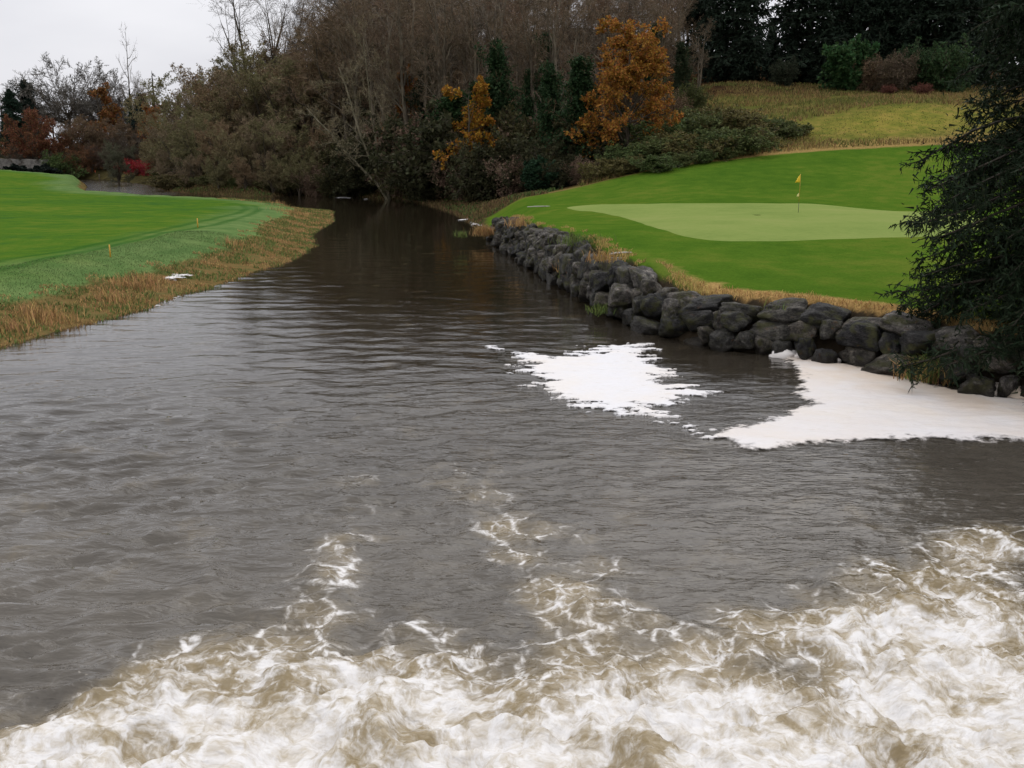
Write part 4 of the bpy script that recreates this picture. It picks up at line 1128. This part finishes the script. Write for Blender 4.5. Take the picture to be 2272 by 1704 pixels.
# brambles on the slope
br = 'bramble mounds on the slope'
BRAMBLES = [(1420, 372, 318), (1470, 365, 300), (1530, 355, 290), (1590, 348, 286), (1640, 340, 280), (1690, 332, 288), (1480, 330, 258), (1550, 318, 246), (1620, 308, 248), (1694, 302, 254), (1740, 305, 264), (1400, 385, 345), (1450, 380, 340), (1510, 370, 335), (1350, 395, 350), (1560, 362, 330), (1610, 352, 325), (1775, 300, 276), (1660, 330, 300), (1500, 300, 240), (1580, 290, 235)]
for i, (px, py, top) in enumerate(BRAMBLES):
    q = hit(px, py, 86, 150)
    place('bramble_bush', (SHRUB_B, SHRUB_A)[i % 2], px, q[1], top, nth(px, [q_[0] for q_ in BRAMBLES]) + ' bramble mound from the left on the rough slope above the lawn', 'bush', br, leafc=[(.085, .115, .040), (.100, .118, .042), (.125, .110, .042)][i % 3], wide=1.5, part_names=SH)
place('olive_bush', SHRUB_A, 1535, 124, 182, 'tall olive-green bush beside the orange tree on the slope', 'bush', leafc=(.075, .085, .030), wide=.8, part_names=SH)
place('russet_bush', SHRUB_BARE, 1480, 120, 200, 'brown bare bush between the orange tree and the olive bush', 'bush', twig=BROWN, wide=.8, part_names=SH)

BANKS = [(352, 410, 372, (.10, .11, .035)), (385, 424, 385, (.12, .10, .045)), (415, 427, 392, (.11, .10, .04)), (450, 429, 388, (.10, .10, .04)), (490, 431, 396, (.13, .10, .045)), (525, 433, 394, (.08, .10, .035)), (560, 434, 398, (.12, .095, .04)), (600, 434, 392, (.09, .085, .035)), (640, 430, 390, (.07, .07, .03)), (680, 428, 385, (.06, .055, .03)), (720, 430, 380, (.055, .05, .028)), (430, 422, 378, (.09, .09, .04)), (510, 424, 380, (.09, .085, .04)), (580, 426, 376, (.08, .08, .035))]
for i, (px, py, top, c) in enumerate(BANKS):
    q = at(px, py)
    place('waterside_shrub', (SHRUB_A, SHRUB_B)[i % 2], px, q[1] + 2.0, top, nth(px, [q_[0] for q_ in BANKS]) + ' low olive waterside shrub from the left on the far bank', 'bush', 'waterside shrubs on the far bank', leafc=c, wide=1.7, part_names=SH)

# conifers on the hilltop
cf = 'dark conifers along the hilltop'
for px, Y, top, w, pr, lab in [(1622, 150, -190, 1.0, CON_A, 'dark conifer on the hilltop, nearest to the orange tree'), (1782, 152, -210, 1.12, CON_A, 'broad dark conifer on the hilltop behind the rough grass'), (1912, 150, -180, .95, CON_B, 'narrow dark conifer above the green holly on the hilltop'), (2052, 146, -220, 1.15, CON_A, 'dark hilltop conifer rising behind the foreground conifer'), (1545, 168, -140, .8, CON_B, 'slim conifer at the end of the hillside wood'), (2210, 150, -180, 1.1, CON_B, 'dark conifer at the right end of the hilltop row'), (1700, 176, 40, .8, CON_B, 'set back conifer glimpsed between two larger hilltop conifers'), (1850, 172, -40, .9, CON_B, 'set back conifer filling the gap above the green holly'), (1975, 160, -160, 1.1, CON_A, 'broad dark conifer between the narrow one and the forked one'), (2130, 155, -200, 1.0, CON_B, 'dark conifer directly behind the crown of the foreground conifer')]:
    place('conifer_tree', pr, px, Y, top, lab, 'tree', cf, leafc=(.016, .026, .016), wide=w)
place('holly_tree', HOLLY, 1864, 138, 90, 'bright green holly under the hilltop conifers', 'tree', leafc=(.040, .085, .030), wide=1.0, part_names=SH)
for i, (px, Y, top, c) in enumerate([(1925, 137, 118, BROWN), (1975, 135, 110, (.10, .075, .05)), (1730, 142, 130, (.04, .05, .03)), (2020, 137, 95, (.04, .07, .03)), (2090, 134, 90, (.045, .08, .032))]):
    place('hilltop_shrub', SHRUB_BARE if i < 2 else SHRUB_A, px, Y, top, ['brown bare shrub beside the green holly', 'brown bare shrub below the forked conifer', 'dark shrub between two hilltop conifers', 'green shrub behind the foreground conifer tip', 'green shrub at the right of the hilltop'][i], 'bush', 'hilltop shrubs', twig=c, leafc=c, wide=.8, part_names=SH)
for i, (px, Y, top) in enumerate([(1960, 131, 186), (2035, 129, 182)]):
    place('red_shrub', SHRUB_BARE, px, Y, top, ['low reddish bare shrub at the top of the rough grass', 'reddish bare shrub beside the foreground conifer'][i], 'bush', 'reddish shrubs', twig=(.12, .048, .034), wide=1.1, part_names=SH)

# ------------------------------------------------------------------ dark conifer in the foreground
P1, P2, P3, tr_, cr, g = conifer(77, H=16.0, rad=4.7, z0=-.6, low=1.35, n1=300, n2=24, n3=6, spray=.34, spray_w=.034, droop=.12, power=.8, lowfull=.98, n2len=.27, fan=(35, 70), r0=.34)
pts, d = along(P1, 330, g, 0.05)
pts = pts + g.normal(0, .24, pts.shape) * np.array([1, 1, .8])
cr.add_tris(needles(pts, .20, g, .24, .5), 1)
pts, d = along(P3, 5, g, 0.0)
cr.add_tris(needles(pts, .13, g, .22, .55, d), 1)
pts, d = along(P2, 9, g, 0.1)
cr.add_tris(needles(pts, .16, g, .2, .9, d), 1)
q = at_y(2392, 700, 26.0)
root = bpy.data.objects.new('conifer_tree', None); C.objects.link(root)
root.location = (q[0], 26.0, hz(q[0], 26.0) - .1)
tag(root, 'near-black feathery conifer overhanging the boulder wall in the foreground', 'tree')
link('trunk', tr_.mesh('trunk', [M_BARK_DARK]), root)
link('crown', cr.mesh('crown', [M_TWIG_DARK, M_NEEDLE]), root, color=(.015, .025, .012))


# ------------------------------------------------------------------ grasses
def grass(name, X, Y, h, w, mats, label, g, bend=.5, z=None):
    n = len(X)
    Z = (terrain(X, Y) if z is None else z) - .03
    a = g.uniform(0, 2 * np.pi, n); hh = h * g.uniform(.45, 1.25, n)
    lx, ly = np.cos(a), np.sin(a); b1 = bend * hh * g.uniform(.2, 1.2, n)
    c = g.uniform(0, 2 * np.pi, n); ww = w * g.uniform(.6, 1.3, n)
    sx, sy = np.cos(c) * ww / 2, np.sin(c) * ww / 2
    B0 = np.stack([X - sx, Y - sy, Z], -1); B1 = np.stack([X + sx, Y + sy, Z], -1)
    M0 = np.stack([X - sx * .8 + lx * b1 * .3, Y - sy * .8 + ly * b1 * .3, Z + hh * .6], -1); M1 = np.stack([X + sx * .8 + lx * b1 * .3, Y + sy * .8 + ly * b1 * .3, Z + hh * .6], -1)
    T = np.stack([X + lx * b1, Y + ly * b1, Z + hh], -1)
    V = np.stack([B0, B1, M1, M0, T], 1).reshape(-1, 3)
    k = np.arange(n)[:, None] * 5
    me = mesh_np(name, V, quads=k + np.array([[0, 1, 2, 3]]), tris=k + np.array([[3, 2, 4]]), mats=mats)
    return tag(link(name, me), label, kind='stuff')
M_DRY = leaf_material('dry_grass_blade', base=(.36, .225, .095), vary=.6, hue=.025, trans=.2)
M_REED = leaf_material('green_blade', base=(.120, .160, .045), vary=.5, hue=.03, trans=.2)
M_STRAW = leaf_material('straw_blade', base=(.40, .26, .10), vary=.4, hue=.02, trans=.2)
M_HILL = leaf_material('hill_grass_blade', base=(.20, .140, .055), vary=.55, hue=.035, trans=.2)
M_HGREEN = leaf_material('hill_herb_blade', base=(.130, .130, .036), vary=.5, hue=.03, trans=.2)
M_MARSH = leaf_material('marsh_blade', base=(.125, .088, .040), vary=.6, hue=.04, trans=.2)
M_HERB = leaf_material('herb_blade', base=(.070, .105, .030), vary=.5, hue=.03, trans=.2)
M_TURF = leaf_material('turf_blade', base=(.100, .152, .050), vary=.45, hue=.02, trans=.2)

def scatter(n, x0, x1, y0, y1, cond, g):
    X, Y = g.uniform(x0, x1, n), g.uniform(y0, y1, n)
    z, d, bi, wl, B = terrain(X, Y, True)
    m = cond(X, Y, z, d, bi, wl)
    return X[m], Y[m]
def leftm(X, Y): return X < np.interp(Y, [-40, 20, 60, 90, 105, 115, 124, 137, 155, 170, 193, 207, 222, 231], [0, 0, 0, -8, -14, -20, -36, -48, -58, -63, -74, -100, -140, -240])
g = np.random.default_rng(90)
cl = lambda X, Y, s, o: fbm(X * s + o, Y * s - o, 3)
X, Y = scatter(330000, -32, -2, 24, 112, lambda X, Y, z, d, bi, wl: leftm(X, Y) & (d > -.4 + .5 * cl(X, Y, .8, 30)) & (d < 3.7 + 1.2 * cl(X, Y, .5, 3)) & (cl(X, Y, .6, 8) > -.12), g)
X, Y = X[:52000], Y[:52000]
grass('dry_grass', X, Y, .13, .03, [M_DRY], 'tan dry grass along the left bank', g, .8)
X, Y = scatter(200000, -32, -2, 24, 112, lambda X, Y, z, d, bi, wl: leftm(X, Y) & (d > -.7) & (d < 3.6) & (cl(X, Y, .5, 21) > -.08), g)
X, Y = X[:42000], Y[:42000]
grass('bank_weeds', X, Y, .17, .045, [M_REED], 'green weeds among the dry grass of the left bank', g, .6)
X, Y = scatter(260000, -32, -4, 24, 60, lambda X, Y, z, d, bi, wl: leftm(X, Y) & (d > 2.8) & (d < 7.5), g)
X, Y = X[:32000], Y[:32000]
grass('long_turf', X, Y, .085, .02, [M_TURF], 'longer dewy turf on the left bank slope', g, .9)
# tussocks
tx, ty = [], []
for px, py, n, sp in [(300, 640, 260, .5), (265, 668, 200, .5), (330, 628, 150, .4), (110, 712, 220, .5), (90, 700, 160, .4), (520, 545, 120, .4), (640, 470, 200, .8), (670, 480, 180, .8), (20, 735, 200, .4), (620, 455, 160, .7)]:
    q = hit(px, py)
    tx.append(q[0] + g.normal(0, sp, n)); ty.append(q[1] + g.normal(0, sp, n))
grass('tall_dry_grass', np.concatenate(tx), np.concatenate(ty)[::1], .42, .03, [M_DRY], 'taller tan grass tussocks on the left bank', g, .6)
# far margins
X, Y = scatter(200000, -62, 4, 58, 175, lambda X, Y, z, d, bi, wl: (~leftm(X, Y)) & (~wl) & (d > -.4) & (d < 7) & (Y > 62) & (poly_sd(X, Y, LAWN)[0] < -.3), g)
grass('margin_reeds', X[:30000], Y[:30000], .34, .07, [M_MARSH], 'brown reeds on the far margins', g, .5)
X, Y = scatter(160000, -62, 10, 58, 175, lambda X, Y, z, d, bi, wl: (~leftm(X, Y)) & (~wl) & (d > .2) & (d < 9) & (Y > 62) & (cl(X, Y, .3, 5) > .1) & (poly_sd(X, Y, LAWN)[0] < -.3), g)
grass('margin_herbs', X[:22000], Y[:22000], .34, .11, [M_HERB], 'green herbs on the far margins', g, .5)
# rough hillside
def sdl_(X, Y): return poly_sd(X, Y, LAWN)[0]
X, Y = scatter(220000, 6, 66, 86, 146, lambda X, Y, z, d, bi, wl: (sdl_(X, Y) < -.8) & (X > .30 * (Y - 95) + 6) & (cl(X, Y, .2, 2) > -.5), g)
dm = np.hypot((X - mc[0] - 4) / 12, (Y - mc[1]) / 8) > 1
hn = cl(X, Y, .16, 6) + .3 * g.normal(size=len(X))
mA = dm & (hn < .05); mB = dm & (hn >= .05)
grass('hill_grass', X[mA][:25000], Y[mA][:25000], .42, .07, [M_HILL], 'rough brown grass on the hillside', g, .6)
grass('hill_herbs', X[mB][:19000], Y[mB][:19000], .34, .09, [M_HGREEN], 'olive green growth patches on the hillside', g, .6)
grass('mound_grass', X[~dm][:5000], Y[~dm][:5000], .12, .06, [M_HGREEN], 'short yellow-green grass on the mound', g, .8)
# straw fringe behind the boulders
X, Y = scatter(200000, -4, 18, 24, 72, lambda X, Y, z, d, bi, wl: wl & (d > 1.15) & (d < 1.9 + .5 * cl(X, Y, .7, 4)) & ((X > 5.5) | (cl(X, Y, .6, 1) > .25)), g)
grass('straw_fringe', X[:16000], Y[:16000], .16, .025, [M_STRAW], 'straw coloured dead grass along the top of the boulder wall', g, .9)
# plants in the wall joints
def clump(px, py, Y, n, h, mats, name, lab, colr=None, sp=.25):
    q = at_y(px, py, Y)
    X = q[0] + g.normal(0, sp, n); Yv = Y + g.normal(0, sp * .6, n)
    a = g.uniform(0, 2 * np.pi, n)
    z = np.full(n, q[2]) + g.normal(0, .06, n)
    o = grass(name, X - q[0], Yv - Y, h, .03, mats, lab, g, .9, z=z - q[2])
    o.location = tuple(q); del o['kind']; tag(o, lab, 'plant', 'plants rooted in the boulder wall'); return o
clump(1738, 690, 29.9, 60, .30, [M_REED], 'wall_plant', 'small green fern growing on the boulder with a pale top')
clump(1290, 540, 44.6, 240, .45, [M_REED], 'wall_plant', 'green weed tuft on the crest of the wall far end', sp=.5)
clump(1275, 612, 43.9, 120, .30, [M_REED], 'wall_plant', 'green weed low between the tipped stones of the wall', sp=.3)
clump(1150, 500, 58.0, 160, .5, [M_DRY], 'wall_plant', 'yellow dry tuft at the far end of the boulder wall', sp=.35)
clump(1262, 600, 44.5, 100, .4, [M_DRY], 'wall_plant', 'yellowed grass tuft among the tipped stones', sp=.3)
clump(1345, 576, 38.6, 160, .4, [M_STRAW], 'wall_plant', 'straw tuft spilling over the wall crest at the bend', sp=.35)
clump(1330, 690, 35.2, 120, .25, [M_REED], 'wall_plant', 'weed at the waterline where the large boulders begin', sp=.2)
clump(1075, 520, 66.0, 500, .55, [M_DRY], 'wall_plant', 'tan reed clump where the wall meets the natural bank', sp=.38)
clump(2070, 842, 25.9, 420, .55, [M_DRY], 'wall_plant', 'brown and green grass clump at the wall foot under the conifer', sp=.38)
clump(2060, 838, 25.8, 260, .6, [M_REED], 'wall_plant', 'green shoots in the grass clump under the conifer', sp=.25)
clump(1025, 524, 63.0, 120, .35, [M_REED], 'wall_plant', 'yellow-green weed standing in the shallows off the wall end', sp=.2)

# ------------------------------------------------------------------ flag, stakes, posts, sticks
def plain(name, c, rough=.5):
    m, nt, b = mat(name); N = NT(nt)
    f = N.noise(N.n('ShaderNodeTexCoord').outputs['Object'], 30.0, 3)
    N.put(b.inputs['Base Color'], N.mix(f, tuple(x * .8 for x in c), c)); b.inputs['Roughness'].default_value = rough
    return m
M_YEL = plain('flag_yellow', (.80, .55, .02)); M_PALE = plain('flag_pale', (.75, .68, .25)); M_DKG = plain('pole_dark', (.03, .05, .03)); M_OCH = plain('pole_ochre', (.42, .26, .03))
M_STAKE = plain('stake_orange', (.62, .32, .02)); M_RED = plain('marker_red', (.55, .10, .03)); M_WOODP = plain('post_wood', (.09, .065, .05)); M_STICK = plain('stick_grey', (.40, .37, .34)); M_NUM = plain('flag_print', (.35, .18, .01))
def rod(p0, p1, r0, r1, k=8):
    P = np.array([[p0, p0, (np.array(p0) + p1) / 2, p1, p1]], float)
    P[0, 0] = P[0, 0] - unit(np.array(p1, float) - p0) * 1e-4; P[0, -1] = P[0, -1] + unit(np.array(p1, float) - p0) * 1e-4
    return tubes(P, np.array([[1e-4, r0, (r0 + r1) / 2, r1, 1e-4]]), k)
def obj_of(name, vq, m, parent=None, loc=None):
    return link(name, mesh_np(name, vq[0], vq[1], mats=[m]), parent, loc)
q = hit(1771, 473, 50, 75)
flag = bpy.data.objects.new('golf_flag', None); C.objects.link(flag); flag.location = tuple(q)
tag(flag, 'yellow golf flag on a thin pole standing in the green', 'flag')
def flag_cloth(h, w, droop, th=.012, flip=-1):
    nu, nv = 8, 7
    U, V_ = np.meshgrid(np.linspace(0, 1, nu), np.linspace(0, 1, nv))
    x = flip * U * w * (.25 + .75 * V_) ; z = -V_ * h - U * droop * (1 - V_ * .6)
    y = .05 * np.sin(U * 7 + V_ * 3) * U
    a = np.stack([x, y + th / 2, z], -1).reshape(-1, 3); b_ = np.stack([x, y - th / 2, z], -1).reshape(-1, 3)
    k = np.arange(nu * nv).reshape(nv, nu); n = nu * nv
    f = np.stack([k[:-1, :-1], k[:-1, 1:], k[1:, 1:], k[1:, :-1]], -1).reshape(-1, 4)
    rim = np.concatenate([k[0], k[1:, -1], k[-1, -2::-1], k[-2:0:-1, 0]]); rn = np.roll(rim, -1)
    return np.concatenate([a, b_]), np.concatenate([f, f[:, ::-1] + n, np.stack([rim, rim + n, rn + n, rn], -1)])
obj_of('pole', rod((0, 0, -.05), (0, 0, .62), .014, .014), M_DKG, flag)
obj_of('pole', rod((0, 0, .62), (0, 0, 2.24), .018, .012), M_OCH, flag)
fc_ = obj_of('flag_cloth', flag_cloth(.46, .30, .10), M_YEL, flag, (0, 0, 2.24))
obj_of('printed_mark', flag_cloth(.13, .07, .02, .02), M_NUM, fc_, (-.07, 0, -.24))
obj_of('small_flag', flag_cloth(.22, .17, .04), M_PALE, flag, (0, 0, 1.18))
for px, py, h, lab in ((245, 571, .58, 'orange stake nearer the camera on the left fairway edge'), (439, 505, .58, 'orange stake farther along the left fairway edge')):
    q = hit(px, py)
    v, f = rod((0, 0, -.1), (0, 0, h), .035, .032, 4)
    tag(obj_of('marker_stake', (v, f), M_STAKE, None, tuple(q)), lab, 'stake', 'orange marker stakes')
for px, py, lab in ((181, 386, 'tiny red marker on the fairway horizon'), (212, 389, 'red marker beside the small riverside tree')):
    p = hit(px, py); Y = float(p[1])
    root = bpy.data.objects.new('red_marker', None); C.objects.link(root); root.location = (p[0], Y, hz(p[0], Y))
    tag(root, lab, 'stake', 'red markers at the fairway end')
    obj_of('post', rod((0, 0, -.1), (0, 0, .7), .04, .04, 6), M_WOODP, root); obj_of('cap', rod((0, 0, .55), (0, 0, .95), .09, .08, 6), M_RED, root)
q = hit(221, 402)
tag(obj_of('wooden_post', rod((0, 0, -.1), (0, 0, 1.35), .07, .06, 6), M_WOODP, None, tuple(q)), 'dark wooden post at the fairway corner near the water', 'post')
for px, py, l, a, lab in ((1202, 461, 2.2, .1, 'pale stick lying on the lawn behind the wall end'), (1378, 566, 1.1, .5, 'pale stick lying on the lawn near the wall bend'), (1368, 582, .7, -.2, 'short pale stick at the wall crest')):
    q = hit(px, py); q[2] += .05
    P_ = np.array([[[-l / 2, 0, 0], [-l / 6, .05, .03], [l / 6, -.04, .04], [l / 2, .06, .02]]])
    o = obj_of('fallen_stick', tubes(P_, np.array([[.03, .045, .04, .02]]), 6), M_STICK, None, tuple(q)); o.rotation_euler = (0, 0, a)
    tag(o, lab, 'stick', 'sticks on the lawn')

# old stone wall beyond the fairway
m_old, nt, b = mat('old_wall_stone'); N = NT(nt)
sf = N.noise(N.n('ShaderNodeTexCoord').outputs['Object'], 1.5, 6, .7)
N.put(b.inputs['Base Color'], N.ramp(sf, [(.35, (.05, .045, .04)), (.6, (.13, .12, .105)), (.75, (.07, .075, .04))])); b.inputs['Roughness'].default_value = .9
p0, p1 = at_y(-120, 380, 211), at_y(112, 380, 211)
nx_ = 60
xs = np.linspace(p0[0], p1[0], nx_); zt = 4.3 - (xs - p0[0]) * .015 + .12 * fbm(xs * .9, xs * 0, 3)
v = []
for x, z_ in zip(xs, zt):
    v += [(x, 210.6, .3), (x, 210.6, z_), (x, 211.2, z_), (x, 211.2, .3)]
kk = np.arange(nx_ - 1)[:, None] * 4
qd = np.concatenate([kk + np.array([[0, 4, 5, 1]]), kk + np.array([[1, 5, 6, 2]]), kk + np.array([[2, 6, 7, 3]])])
qd = np.concatenate([qd, [[0, 1, 2, 3]], [[(nx_ - 1) * 4 + i for i in (3, 2, 1, 0)]]])
cw = np.array(v).mean(0); cw[2] = .3
tag(link('old_stone_wall', mesh_np('old_stone_wall', np.array(v) - cw, qd, mats=[m_old], smooth=False), loc=cw), 'low weathered stone wall beyond the left end of the fairway', 'wall', kind='thing')
